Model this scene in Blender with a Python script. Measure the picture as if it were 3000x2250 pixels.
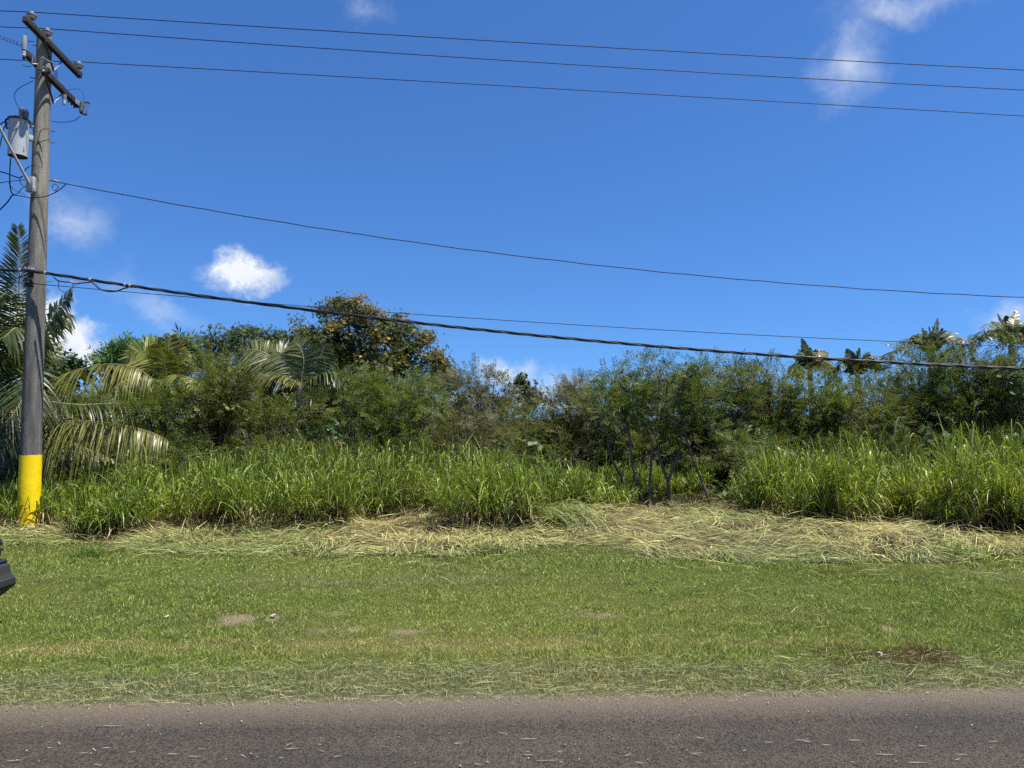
import bpy, math, random
import numpy as np

# ------------------------------------------------------------------ camera, world, sun, exposure
for o in list(bpy.data.objects):
    bpy.data.objects.remove(o)
SC = bpy.context.scene
COL = SC.collection
W0, H0, FPX = 3000.0, 2250.0, 2082.0          # photograph size and focal length in its pixels
EYE = 2.0
PITCH = math.radians(2.8)

cam_d = bpy.data.cameras.new('camera')
cam_d.sensor_width = 36.0
cam_d.lens = FPX / W0 * 36.0
cam_d.clip_start = 0.05
cam_d.clip_end = 6000
cam = bpy.data.objects.new('camera', cam_d)
COL.objects.link(cam)
cam.location = (0, 0, EYE)
cam.rotation_euler = (math.pi / 2 + PITCH, 0, 0)
SC.camera = cam

SUN_EL, SUN_AZ = math.radians(69), math.radians(112)    # azimuth clockwise from +Y
SUNV = (math.cos(SUN_EL) * math.sin(SUN_AZ), math.cos(SUN_EL) * math.cos(SUN_AZ), math.sin(SUN_EL))
sun_d = bpy.data.lights.new('sun', 'SUN')
sun_d.energy = 5.0
sun_d.angle = math.radians(0.53)
sun_d.color = (1.0, 0.945, 0.84)
sun = bpy.data.objects.new('sun', sun_d)
COL.objects.link(sun)
from mathutils import Vector
sun.rotation_euler = Vector(SUNV).to_track_quat('Z', 'Y').to_euler()
sun.location = (20, -10, 40)

SC.view_settings.view_transform = 'Standard'
SC.view_settings.look = 'None'
SC.view_settings.exposure = 1.1
SC.view_settings.gamma = 1.0
SC.cycles.adaptive_threshold = .015
SC.cycles.adaptive_min_samples = 8
SC.cycles.use_denoising = False
SC.cycles.max_bounces = 6
SC.cycles.diffuse_bounces = 3
SC.cycles.glossy_bounces = 2
SC.cycles.transmission_bounces = 4
SC.cycles.transparent_max_bounces = 4
SC.cycles.sample_clamp_indirect = 6.0


def ray(px, py):
    """direction through a pixel of the photograph, scaled so that its Y is 1"""
    a = (px - W0 / 2) / FPX
    b = (H0 / 2 - py) / FPX
    y = math.cos(PITCH) - b * math.sin(PITCH)
    z = math.sin(PITCH) + b * math.cos(PITCH)
    return np.array([a / y, 1.0, z / y])


def at(px, py, d):
    return np.array([0, 0, EYE]) + ray(px, py) * d


def at_x(px, py, x):
    r = ray(px, py)
    return np.array([0, 0, EYE]) + r * (x / r[0])


def ground_at(px, py):
    r = ray(px, py)
    return np.array([0, 0, EYE]) + r * (-EYE / r[2])


# world: Nishita sky with fair weather clouds laid out by direction
wd = bpy.data.worlds.new('World')
SC.world = wd
wd.use_nodes = True
wd.cycles.sampling_method = 'MANUAL'
wd.cycles.sample_map_resolution = 512
nt = wd.node_tree
nt.nodes.clear()
N, L = nt.nodes.new, nt.links.new
sky = N('ShaderNodeTexSky')
sky.sky_type = 'NISHITA'
sky.sun_disc = False
sky.sun_elevation = SUN_EL
sky.sun_rotation = SUN_AZ
sky.altitude = 0
sky.air_density = 1.0
sky.dust_density = 0.35
sky.ozone_density = 3.0
bg = N('ShaderNodeBackground')
bg.inputs['Strength'].default_value = 0.057
out = N('ShaderNodeOutputWorld')
tc = N('ShaderNodeTexCoord')
SKY_LIFT, SKY_TINT = .085, (.50, .88, 1.36, 1)      # clear humid island air: deep blue kept down to the treetops


def fmath(op, a, b=None, c=None, clamp=False):
    n = N('ShaderNodeMath'); n.operation = op; n.use_clamp = clamp
    for i, s in enumerate((a, b, c)):
        if s is None: continue
        if isinstance(s, (int, float)): n.inputs[i].default_value = s
        else: L(s, n.inputs[i])
    return n.outputs[0]


nA = N('ShaderNodeTexNoise'); nA.inputs['Scale'].default_value = 15
nA.inputs['Detail'].default_value = 5; nA.inputs['Roughness'].default_value = .66
L(tc.outputs['Generated'], nA.inputs['Vector'])
dirw = N('ShaderNodeVectorMath'); dirw.operation = 'MULTIPLY_ADD'      # direction + 0.1 * noise
L(nA.outputs['Color'], dirw.inputs[0]); dirw.inputs[1].default_value = (.10, .10, .10); L(tc.outputs['Generated'], dirw.inputs[2])
puffs = [  # px, py, half width, half height, density, softness, tilt
    (722, 806, 118, 64, 1.0, .8, .12), (205, 640, 110, 90, .5, 1.3, -.1),
    (165, 1000, 125, 105, 1.1, .6, .3), (40, 960, 150, 110, .8, .7, 0), (470, 905, 190, 50, .34, 1.3, .45), (345, 820, 60, 70, .16, 1.3, 0),
    (2495, 185, 120, 125, .6, 1.25, 0), (2650, 25, 250, 70, .46, 1.3, .05), (1480, 1090, 110, 50, .85, 1.1, .1),
    (1570, 1155, 200, 70, .55, 1.2, 0), (1090, 25, 95, 55, .2, 1.3, .3), (2965, 930, 85, 75, .5, 1.2, 0)]
from mathutils import Matrix
clouds = [(np.array(ray(p[0], p[1])), p[2] / FPX, p[3] / FPX, p[4], p[5], p[6]) for p in puffs]
for az, el, w, h, dn in [(80, 14, .16, .06, .8), (150, 12, .22, .07, .9), (235, 15, .2, .08, .8), (300, 12, .16, .06, .8)]:
    a, e = math.radians(az), math.radians(el)
    clouds.append((np.array([math.sin(a) * math.cos(e), math.cos(a) * math.cos(e), math.sin(e)]), w, h, dn, .9, 0))
total = None
for c, w, h, dn, soft, tilt in clouds:
    ln = np.linalg.norm(c); c = c / ln
    s = 1.0 / ln                                   # image-plane size to angle, roughly
    r = np.cross(c, [0, 0, 1]); r /= np.linalg.norm(r)
    u = np.cross(r, c)
    ct, st = math.cos(tilt), math.sin(tilt)
    r, u = r * ct - u * st, r * st + u * ct
    mpn = N('ShaderNodeMapping'); mpn.vector_type = 'TEXTURE'
    L(dirw.outputs[0], mpn.inputs['Vector'])
    mpn.inputs['Location'].default_value = tuple(c + .05)
    mpn.inputs['Rotation'].default_value = Matrix((r, u, -c)).transposed().to_euler()
    mpn.inputs['Scale'].default_value = (w * s, h * s, w * s * 3)
    q = N('ShaderNodeVectorMath'); q.operation = 'LENGTH'; L(mpn.outputs[0], q.inputs[0])
    m = fmath('MULTIPLY_ADD', q.outputs['Value'], -1 / soft, 1.2 / soft, clamp=True)
    m = fmath('POWER', m, 1.7)
    total = fmath('MULTIPLY', m, dn) if total is None else fmath('MAXIMUM', total, fmath('MULTIPLY', m, dn))
wisp = fmath('MULTIPLY_ADD', nA.outputs['Fac'], 1.5, 0.25)
total = fmath('MULTIPLY', total, wisp, clamp=True)
mixc = N('ShaderNodeMix'); mixc.data_type = 'RGBA'
L(total, mixc.inputs[0])
lift = N('ShaderNodeVectorMath'); lift.operation = 'ADD'; L(tc.outputs['Generated'], lift.inputs[0]); lift.inputs[1].default_value = (0, 0, SKY_LIFT)
liftn = N('ShaderNodeVectorMath'); liftn.operation = 'NORMALIZE'; L(lift.outputs[0], liftn.inputs[0]); L(liftn.outputs[0], sky.inputs['Vector'])
tint = N('ShaderNodeMix'); tint.data_type = 'RGBA'; tint.blend_type = 'MULTIPLY'; tint.inputs[0].default_value = 1
L(sky.outputs[0], tint.inputs[6]); tint.inputs[7].default_value = SKY_TINT
L(tint.outputs[2], mixc.inputs[6])
mixc.inputs[7].default_value = (7.4, 7.8, 8.3, 1)
L(mixc.outputs[2], bg.inputs['Color'])
L(bg.outputs[0], out.inputs['Surface'])

# ------------------------------------------------------------------ helpers
RNG = np.random.default_rng(7)
random.seed(7)


def nrm(v):
    return v / np.maximum(np.linalg.norm(v, axis=-1, keepdims=True), 1e-9)


class Geo:
    def __init__(s):
        s.v, s.q, s.t, s.c, s.n = [], [], [], [], 0

    def add(s, v, q=None, t=None, c=None):
        v = np.asarray(v, float).reshape(-1, 3)
        s.v.append(v)
        if q is not None and len(q): s.q.append(np.asarray(q, int).reshape(-1, 4) + s.n)
        if t is not None and len(t): s.t.append(np.asarray(t, int).reshape(-1, 3) + s.n)
        cc = np.ones((len(v), 3)) * 0.5 if c is None else np.broadcast_to(np.asarray(c, float), (len(v), 3))
        s.c.append(cc)
        s.n += len(v)
        return s

    def build(s, name, mat, parent=None, smooth=False, col=True):
        V = np.concatenate(s.v)
        loops, starts, k = [], [], 0
        for arr, m in ((s.q, 4), (s.t, 3)):
            if arr:
                A = np.concatenate(arr)
                loops.append(A.ravel()); starts.append(k + np.arange(len(A)) * m); k += A.size
        loops = np.concatenate(loops).astype(np.int32); starts = np.concatenate(starts).astype(np.int32)
        me = bpy.data.meshes.new(name)
        me.vertices.add(len(V)); me.vertices.foreach_set('co', V.astype(np.float32).ravel())
        me.loops.add(len(loops)); me.loops.foreach_set('vertex_index', loops)
        me.polygons.add(len(starts)); me.polygons.foreach_set('loop_start', starts)
        if smooth: me.polygons.foreach_set('use_smooth', np.ones(len(starts), bool))
        if col:
            a = me.attributes.new('col', 'FLOAT_COLOR', 'POINT')
            C = np.concatenate(s.c); C = np.concatenate([np.clip(C, 0, 1), np.ones((len(C), 1))], 1)
            a.data.foreach_set('color', C.astype(np.float32).ravel())
        me.update(calc_edges=True)
        me.validate()
        if smooth: me.set_sharp_from_angle(angle=.75)
        me.materials.append(mat)
        o = bpy.data.objects.new(name, me)
        COL.objects.link(o)
        if parent is not None:
            o.parent = parent
            o.matrix_parent_inverse = parent.matrix_basis.inverted()
        return o

    # ---- shapes
    def tube(s, P, R, sides=6, cap=True, c=None):
        P = np.asarray(P, float); n = len(P)
        R = np.broadcast_to(np.asarray(R, float), (n,))
        T = np.gradient(P, axis=0); T = nrm(T)
        ref = np.array([0, 0, 1.0]) if abs(T[0, 2]) < 0.9 else np.array([1.0, 0, 0])
        u = nrm(np.cross(T[0], ref)); ring = []
        for i in range(n):
            u = u - T[i] * np.dot(u, T[i]); u = nrm(u)
            w = np.cross(T[i], u)
            a = np.linspace(0, 2 * np.pi, sides, endpoint=False)
            ring.append(P[i] + R[i] * (np.cos(a)[:, None] * u + np.sin(a)[:, None] * w))
        V = np.concatenate(ring)
        i = np.arange(n - 1)[:, None] * sides; j = np.arange(sides)[None]
        jn = (j + 1) % sides
        Q = np.stack([i + j, i + jn, i + sides + jn, i + sides + j], -1).reshape(-1, 4)
        T3 = []
        if cap:
            V = np.concatenate([V, P[:1], P[-1:]])
            b, e = n * sides, n * sides + 1
            T3 = [(b, (k + 1) % sides, k) for k in range(sides)] + \
                 [(e, (n - 1) * sides + k, (n - 1) * sides + (k + 1) % sides) for k in range(sides)]
        return s.add(V, Q, T3, c)

    def lathe(s, prof, center, axis=(0, 0, 1), sides=20, c=None):
        """prof: (radius, height) pairs along axis from center"""
        ax = nrm(np.asarray(axis, float))
        P = np.asarray(center, float) + np.array([p[1] for p in prof])[:, None] * ax
        ref = np.array([1.0, 0, 0]) if abs(ax[0]) < 0.9 else np.array([0, 1.0, 0])
        u = nrm(np.cross(ax, ref)); w = np.cross(ax, u)
        a = np.linspace(0, 2 * np.pi, sides, endpoint=False)
        cs = np.cos(a)[:, None] * u + np.sin(a)[:, None] * w
        V = (P[:, None] + np.array([p[0] for p in prof])[:, None, None] * cs[None]).reshape(-1, 3)
        n = len(prof)
        i = np.arange(n - 1)[:, None] * sides; j = np.arange(sides)[None]; jn = (j + 1) % sides
        Q = np.stack([i + j, i + jn, i + sides + jn, i + sides + j], -1).reshape(-1, 4)
        return s.add(V, Q, None, c)

    def box(s, c0, size, axes=None, bev=0.0, c=None):
        hx, hy, hz = np.asarray(size, float) / 2
        A = np.eye(3) if axes is None else np.asarray(axes, float)
        b = min(bev, .9 * min(hx, hy, hz))
        if b <= 0:
            V = np.array([(x, y, z) for z in (-hz, hz) for y in (-hy, hy) for x in (-hx, hx)])
            Q = [(0, 2, 3, 1), (4, 5, 7, 6), (0, 1, 5, 4), (2, 6, 7, 3), (0, 4, 6, 2), (1, 3, 7, 5)]
            return s.add(V @ A + np.asarray(c0, float), Q, None, c)
        bm = bmesh.new()
        bmesh.ops.create_cube(bm, size=1.0)
        for v in bm.verts: v.co = (v.co.x * 2 * hx, v.co.y * 2 * hy, v.co.z * 2 * hz)
        bmesh.ops.bevel(bm, geom=bm.edges[:], offset=b, segments=2, affect='EDGES', profile=.6)
        V = np.array([v.co[:] for v in bm.verts]); bm.verts.index_update()
        q = [[v.index for v in f.verts] for f in bm.faces]
        bm.free()
        return s.add(V @ A + np.asarray(c0, float), [f for f in q if len(f) == 4], [f for f in q if len(f) == 3], c)

    def beam(s, a, b, w, h, up=(0, 0, 1), bev=0.006, c=None):
        a, b = np.asarray(a, float), np.asarray(b, float)
        y = nrm(b - a); x = nrm(np.cross(y, np.asarray(up, float))); z = np.cross(x, y)
        return s.box((a + b) / 2, (w, np.linalg.norm(b - a), h), np.stack([x, y, z]), bev, c)


import bmesh


def tag(o, label=None, cat=None, group=None, kind=None):
    if label: o['label'] = label
    if cat: o['category'] = cat
    if group: o['group'] = group
    if kind: o['kind'] = kind
    return o


def empty(name, loc, label=None, cat=None, group=None):
    o = bpy.data.objects.new(name, None)
    COL.objects.link(o)
    o.location = [float(x) for x in loc]
    o.empty_display_size = 0.2
    bpy.context.view_layer.update()
    return tag(o, label, cat, group)


def wave(x, y, seed, freq=1.0, oct=4):
    """smooth random field of about -1..1"""
    r = np.random.default_rng(seed); s = 0.0; amp = 1.0; tot = 0
    for k in range(oct):
        for _ in range(3):
            a = r.uniform(0, 2 * np.pi); f = freq * r.uniform(.7, 1.4) * 2 ** k
            s = s + amp * np.sin((x * np.cos(a) + y * np.sin(a)) * f + r.uniform(0, 6.28))
        tot += amp * 1.7; amp *= .55
    return np.clip(s / tot, -1, 1)


def bez(pts, n=24):
    """Catmull-Rom through the points"""
    P = np.asarray(pts, float)
    P = np.concatenate([2 * P[:1] - P[1:2], P, 2 * P[-1:] - P[-2:-1]])
    outp = []
    m = max(2, n // (len(P) - 3))
    for i in range(1, len(P) - 2):
        t = np.linspace(0, 1, m, endpoint=(i == len(P) - 3))[:, None]
        a, b, c, d = P[i - 1], P[i], P[i + 1], P[i + 2]
        outp.append(.5 * (2 * b + (c - a) * t + (2 * a - 5 * b + 4 * c - d) * t ** 2 + (3 * b - a - 3 * c + d) * t ** 3))
    return np.concatenate(outp)


# ------------------------------------------------------------------ materials
def mat(name):
    m = bpy.data.materials.new(name); m.use_nodes = True
    n = m.node_tree.nodes; b = n['Principled BSDF']
    return m, m.node_tree, n, m.node_tree.links, b


def node(ntree, t, **kw):
    n = ntree.nodes.new(t)
    for k, v in kw.items():
        if k.startswith('i_'): n.inputs[k[2:].replace('_', ' ')].default_value = v
        else: setattr(n, k, v)
    return n


def mixrgb(ntree, fac, a, b, mode='MIX'):
    n = ntree.nodes.new('ShaderNodeMix'); n.data_type = 'RGBA'; n.blend_type = mode
    for s, i in ((fac, 0), (a, 6), (b, 7)):
        if isinstance(s, (int, float)): n.inputs[i].default_value = s
        elif isinstance(s, (tuple, list)): n.inputs[i].default_value = (*s, 1) if len(s) == 3 else s
        else: ntree.links.new(s, n.inputs[i])
    return n.outputs[2]


def ramp(ntree, fac, stops, interp='LINEAR'):
    n = ntree.nodes.new('ShaderNodeValToRGB'); n.color_ramp.interpolation = interp
    e = n.color_ramp.elements
    e[0].position, e[0].color = stops[0][0], (*stops[0][1], 1)
    e[1].position, e[1].color = stops[-1][0], (*stops[-1][1], 1)
    for p, c in stops[1:-1]:
        x = e.new(p); x.color = (*c, 1)
    ntree.links.new(fac, n.inputs[0])
    return n.outputs[0]


def leaf_mat(name, rough=.45, spec=.35, trans=.35, noise=30.0):
    m, t, n, l, b = mat(name)
    a = node(t, 'ShaderNodeAttribute', attribute_name='col')
    g = node(t, 'ShaderNodeNewGeometry')
    nz = node(t, 'ShaderNodeTexNoise', i_Scale=noise, i_Detail=2.0)
    l.new(g.outputs['Position'], nz.inputs['Vector'])
    v = ramp(t, nz.outputs['Fac'], [(.3, (.52, .54, .52)), (.7, (.84, .82, .80))])
    c = mixrgb(t, 1.0, a.outputs['Color'], v, 'MULTIPLY')
    l.new(c, b.inputs['Base Color'])
    b.inputs['Roughness'].default_value = rough
    b.inputs['Specular IOR Level'].default_value = spec
    if trans > 0:
        tr = node(t, 'ShaderNodeBsdfTranslucent')
        l.new(mixrgb(t, 1.0, c, (1.25, 1.3, .55), 'MULTIPLY'), tr.inputs['Color'])
        mx = node(t, 'ShaderNodeMixShader'); mx.inputs[0].default_value = trans
        l.new(b.outputs[0], mx.inputs[1]); l.new(tr.outputs[0], mx.inputs[2])
        l.new(mx.outputs[0], n['Material Output'].inputs['Surface'])
    return m


def noisy_mat(name, c1, c2, scale, rough=.7, metal=0.0, bump=0.0, bscale=None, stretch=None, spec=.4, detail=6.0, coord='Object'):
    m, t, n, l, b = mat(name)
    co = node(t, 'ShaderNodeTexCoord'); vec = co.outputs[coord]
    if stretch:
        mp = node(t, 'ShaderNodeMapping'); mp.inputs['Scale'].default_value = stretch
        l.new(vec, mp.inputs['Vector']); vec = mp.outputs[0]
    nz = node(t, 'ShaderNodeTexNoise', i_Scale=scale, i_Detail=detail, i_Roughness=.6); l.new(vec, nz.inputs['Vector'])
    l.new(ramp(t, nz.outputs['Fac'], [(.3, c1), (.7, c2)]), b.inputs['Base Color'])
    b.inputs['Roughness'].default_value = rough; b.inputs['Metallic'].default_value = metal
    b.inputs['Specular IOR Level'].default_value = spec
    if bump:
        n2 = node(t, 'ShaderNodeTexNoise', i_Scale=bscale or scale * 4, i_Detail=4.0); l.new(vec, n2.inputs['Vector'])
        bp = node(t, 'ShaderNodeBump', i_Strength=bump, i_Distance=.01); l.new(n2.outputs['Fac'], bp.inputs['Height'])
        l.new(bp.outputs[0], b.inputs['Normal'])
    return m


M = {}
M['lawn'] = leaf_mat('lawn_blades', .6, .2, .3, 6)
M['grass'] = leaf_mat('grass_blades', .42, .4, .30, 5)
M['straw'] = leaf_mat('straw', .6, .25, .12, 12)
M['leaf'] = leaf_mat('thin_leaves', .55, .25, .34, 4)
M['gloss_leaf'] = leaf_mat('glossy_leaves', .52, .25, .28, 4)
M['frond'] = leaf_mat('palm_leaflets', .4, .45, .25, 8)
M['bark'] = noisy_mat('bark', (.055, .042, .034), (.13, .105, .085), 14, .9, bump=.6, stretch=(1, 1, .25))
M['palebark'] = noisy_mat('pale_bark', (.14, .12, .10), (.27, .24, .21), 10, .85, bump=.4, stretch=(1, 1, .3))
M['rachis'] = noisy_mat('palm_stalk', (.22, .20, .05), (.34, .28, .09), 6, .5)
M['husk'] = noisy_mat('palm_trunk', (.16, .13, .10), (.26, .22, .18), 12, .9, bump=.5)
M['timber'] = noisy_mat('dark_timber', (.010, .008, .007), (.032, .024, .02), 9, .8, bump=.5, bscale=30, stretch=(6, 1, 6))
M['black'] = noisy_mat('black_cable', (.012, .012, .014), (.022, .022, .025), 20, .45)
M['wire'] = noisy_mat('aged_wire', (.004, .004, .005), (.009, .009, .010), 30, .7, spec=.2)
M['steel'] = noisy_mat('galvanised_steel', (.33, .34, .35), (.5, .5, .5), 30, .45, metal=.75)
M['darksteel'] = noisy_mat('dark_steel', (.02, .018, .018), (.05, .045, .042), 20, .6, metal=.4)
M['porcelain_white'] = noisy_mat('white_porcelain', (.30, .31, .32), (.46, .47, .47), 10, .25, spec=.6)
M['porcelain_grey'] = noisy_mat('grey_porcelain', (.16, .19, .20), (.24, .27, .27), 12, .3, spec=.6)
M['tank'] = noisy_mat('grey_tank_paint', (.29, .31, .33), (.36, .39, .40), 7, .5, bump=.05)
M['grey_paint'] = noisy_mat('light_grey_paint', (.26, .26, .26), (.34, .34, .33), 12, .5)

# ------------------------------------------------------------------ setting: ground, road
ROAD_SLOPE = .042


def road_edge(x):
    return 5.13 + ROAD_SLOPE * x + .025 * wave(x, x * 0, 5, 2.2, 4)


def patch(px, py, rx, ry, x, y):
    """soft ellipse on the ground around a pixel of the photograph"""
    c = ground_at(px, py); e = ground_at(px + rx, py)[0] - c[0]
    f = abs(ground_at(px, py - ry)[1] - ground_at(px, py + ry)[1]) / 2
    q = ((x - c[0]) / e) ** 2 + ((y - c[1]) / f) ** 2
    n = wave(x, y, int(px) % 97, 9, 4)
    return np.clip(1.05 - q * .8 + 1.0 * n, 0, 1)


LAWN_A = np.array([.185, .255, .050]); LAWN_B = np.array([.268, .312, .082]); LAWN_D = np.array([.098, .168, .034])
DRY = np.array([.44, .38, .17]); GREY = np.array([.235, .25, .13]); BROWN = np.array([.135, .088, .038]); SOIL = np.array([.26, .21, .15])


def lawn_fields(x, y):
    u = y - ROAD_SLOPE * x
    n1 = wave(x, y, 11, .9, 4); n2 = wave(x, y, 12, 2.6, 4); n3 = wave(x * .35, y, 13, 3.0, 3)
    dry = np.clip(1 - ((u - 6.42) / .30) ** 2 + .5 * n3, 0, 1) * np.clip(.46 - .09 * (x + 2.5) + .5 * n1 + .3 * n2, .05, .85)
    dry = dry + .42 * patch(300, 1895, 420, 26, x, y) + .38 * patch(2250, 1885, 330, 18, x, y)
    dry = dry + .28 * np.clip(n2 + .25 * n1 - .25, 0, 1)
    grey = np.clip((6.02 - u) / .35 + .5 * n2, 0, 1) * .85
    grey = grey + .5 * np.clip(1 - ((u - 8.9) / .35) ** 2 + .4 * n3, 0, 1) * np.clip(n1 + .3, 0, 1)
    brown = .95 * patch(2620, 1922, 210, 32, x, y) + .25 * patch(2450, 1680, 200, 14, x, y) + .2 * patch(1350, 1665, 220, 14, x, y)
    soil = .9 * patch(700, 1817, 60, 17, x, y) + .95 * patch(800, 1815, 22, 14, x, y) + .8 * patch(1000, 1848, 75, 16, x, y) \
        + .7 * patch(1190, 1853, 60, 10, x, y) + .5 * patch(990, 1795, 25, 8, x, y) + .55 * patch(1740, 1800, 90, 13, x, y) + .7 * patch(2597, 1842, 24, 12, x, y)
    return n1, n2, np.clip(dry, 0, 1), np.clip(grey, 0, 1), np.clip(brown, 0, 1), np.clip(soil, 0, 1)


def lawn_colour(x, y, rng, jitter=True):
    n1, n2, dry, grey, brown, soil = lawn_fields(x, y)
    w = np.clip(.5 + .5 * n1 + .3 * n2, 0, 1)[:, None]
    c = LAWN_A * (1 - w) + LAWN_B * w
    d = .7 * np.clip(n2 * 1.0 - n1 * .3 - .25 + .4 * wave(x, y, 14, 8, 3), 0, 1)[:, None]
    c = c * (1 - d) + LAWN_D * d
    if jitter:
        def pick(f): return (rng.random(len(x)) < f)[:, None]
    else:
        def pick(f): return f[:, None]
    for f, k in ((grey, GREY), (dry * .85, DRY), (brown, BROWN)):
        s = pick(f); c = c * (1 - s) + k * s
    if jitter:
        s = (rng.random(len(x)) < .15)[:, None]; c = c * (1 - s) + np.array([.42, .43, .18]) * s  # random pale blades put sunlit highlights into the lawn colour
        c = c * rng.lognormal(.05, .36, len(x))[:, None]
        c[:, 0] *= rng.uniform(.88, 1.14, len(x))
    return c, soil


# ground: one sheet to the horizon, fine under the lawn in view
gx = np.concatenate([[-2500, -600, -150, -40, -18], np.arange(-13, 13.01, .10), [18, 40, 150, 600, 2500]])
gy = np.concatenate([[-2500, -600, -100, -20, -6, 0, 3, 4.4], np.arange(4.8, 14, .08), [15, 17, 20, 26, 40, 100, 600, 3000]])
X, Y = np.meshgrid(gx, gy)
xf, yf = X.ravel(), Y.ravel()
cg, so = lawn_colour(xf, yf, RNG, False)
base = cg * .40 * (1 - so[:, None]) + SOIL * so[:, None]  # ground colour darkened to paint the shaded gaps between blades
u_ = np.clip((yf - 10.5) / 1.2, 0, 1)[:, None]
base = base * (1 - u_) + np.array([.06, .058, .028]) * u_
near = np.clip((5.35 - (yf - ROAD_SLOPE * xf)) / .22, 0, 1)[:, None]
base = base * (1 - near) + np.array([.20, .165, .13]) * near
zf = .012 * wave(xf, yf, 21, 1.2, 3) * np.clip((yf - 5.6) / 1.0, 0, 1) * np.clip((40 - np.abs(xf)) / 20, 0, 1) * (yf < 30)
nx, ny = len(gx), len(gy)
i, j = np.meshgrid(np.arange(nx - 1), np.arange(ny - 1)); a = (j * nx + i).ravel()
gm, t, n, l, b = mat('lawn_soil')
at_ = node(t, 'ShaderNodeAttribute', attribute_name='col')
co = node(t, 'ShaderNodeTexCoord')
nz = node(t, 'ShaderNodeTexNoise', i_Scale=45.0, i_Detail=6.0, i_Roughness=.7); l.new(co.outputs['Object'], nz.inputs['Vector'])
l.new(mixrgb(t, 1.0, at_.outputs['Color'], ramp(t, nz.outputs['Fac'], [(.3, (.34, .33, .32)), (.72, (.86, .84, .82))]), 'MULTIPLY'), b.inputs['Base Color'])
bp = node(t, 'ShaderNodeBump', i_Strength=.6, i_Distance=.02); l.new(nz.outputs['Fac'], bp.inputs['Height']); l.new(bp.outputs[0], b.inputs['Normal'])
b.inputs['Roughness'].default_value = .95
b.inputs['Specular IOR Level'].default_value = .1
ground = Geo().add(np.stack([xf, yf, zf], 1), np.stack([a, a + 1, a + nx + 1, a + nx], 1), None, base).build('ground', gm, smooth=True)
tag(ground, 'mown grass verge and soil reaching back beyond the thicket', kind='structure')

# road: asphalt sheet with a ragged far edge
rx_ = np.concatenate([[-400, -60, -20], np.arange(-9, 9.01, .03), [20, 60, 400]])
ed = road_edge(rx_) + RNG.normal(0, .008, len(rx_)) * (np.abs(rx_) < 10)
rows = np.array([1.0, .97, .9, .75, .5, 0])
ny_ = len(rows); V = []
for k in rows:
    lo = -2.2 + ROAD_SLOPE * rx_
    V.append(np.stack([rx_, lo + (ed - lo) * k, np.full(len(rx_), .006 + .012 * math.sin(math.pi * k))], 1))
V = np.concatenate(V); nx = len(rx_)
i, j = np.meshgrid(np.arange(nx - 1), np.arange(ny_ - 1)); a = (j * nx + i).ravel()
rm, t, n, l, b = mat('worn_asphalt')
co = node(t, 'ShaderNodeTexCoord')
ob = co.outputs['Object']
vor = node(t, 'ShaderNodeTexVoronoi', i_Scale=95.0); l.new(ob, vor.inputs['Vector'])
vor2 = node(t, 'ShaderNodeTexVoronoi', i_Scale=40.0); l.new(ob, vor2.inputs['Vector'])
nz = node(t, 'ShaderNodeTexNoise', i_Scale=60.0, i_Detail=5.0, i_Roughness=.7); l.new(ob, nz.inputs['Vector'])
nzl = node(t, 'ShaderNodeTexNoise', i_Scale=1.1, i_Detail=4.0); l.new(ob, nzl.inputs['Vector'])
mp = node(t, 'ShaderNodeMapping'); mp.inputs['Scale'].default_value = (.25, 2.4, 1); mp.inputs['Rotation'].default_value = (0, 0, -ROAD_SLOPE); l.new(ob, mp.inputs['Vector'])
nzs = node(t, 'ShaderNodeTexNoise', i_Scale=1.3, i_Detail=3.0); l.new(mp.outputs[0], nzs.inputs['Vector'])
stone = ramp(t, vor.outputs['Color'], [(0, (.05, .045, .042)), (.35, (.085, .076, .07)), (.75, (.115, .104, .096)), (.97, (.15, .138, .128)), (1, (.34, .32, .30))])
stone = mixrgb(t, 1.0, stone, ramp(t, nz.outputs['Fac'], [(.38, (.25, .25, .26)), (.50, (1, 1, 1)), (.7, (1.3, 1.28, 1.26))]), 'MULTIPLY')
stone = mixrgb(t, 1.0, stone, ramp(t, nzl.outputs['Fac'], [(.3, (.82, .84, .86)), (.7, (1.18, 1.14, 1.1))]), 'MULTIPLY')
stone = mixrgb(t, 1.0, stone, (.50, .475, .425), 'MULTIPLY')
stone = mixrgb(t, 1.0, stone, ramp(t, nzs.outputs['Fac'], [(.35, (.88, .88, .9)), (.65, (1.12, 1.1, 1.07))]), 'MULTIPLY')
sx = node(t, 'ShaderNodeSeparateXYZ'); l.new(ob, sx.inputs[0])
sl = node(t, 'ShaderNodeMath', operation='MULTIPLY_ADD'); l.new(sx.outputs['X'], sl.inputs[0]); sl.inputs[1].default_value = -ROAD_SLOPE; l.new(sx.outputs['Y'], sl.inputs[2])
ns = node(t, 'ShaderNodeMath', operation='MULTIPLY_ADD'); l.new(nz.outputs['Fac'], ns.inputs[0]); ns.inputs[1].default_value = .28; l.new(sl.outputs[0], ns.inputs[2])
dust = ramp(t, ns.outputs[0], [(0, (0, 0, 0)), (1, (1, 1, 1))])
mr = node(t, 'ShaderNodeMapRange'); mr.inputs['From Min'].default_value = 4.86; mr.inputs['From Max'].default_value = 5.26; l.new(ns.outputs[0], mr.inputs['Value'])
mrm = node(t, 'ShaderNodeMath', operation='MULTIPLY'); l.new(mr.outputs[0], mrm.inputs[0]); mrm.inputs[1].default_value = .75
stone = mixrgb(t, mrm.outputs[0], stone, (.13, .104, .078))
l.new(stone, b.inputs['Base Color'])
b.inputs['Roughness'].default_value = .85
b.inputs['Specular IOR Level'].default_value = .25
bp = node(t, 'ShaderNodeBump', i_Strength=.9, i_Distance=.012)
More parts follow.
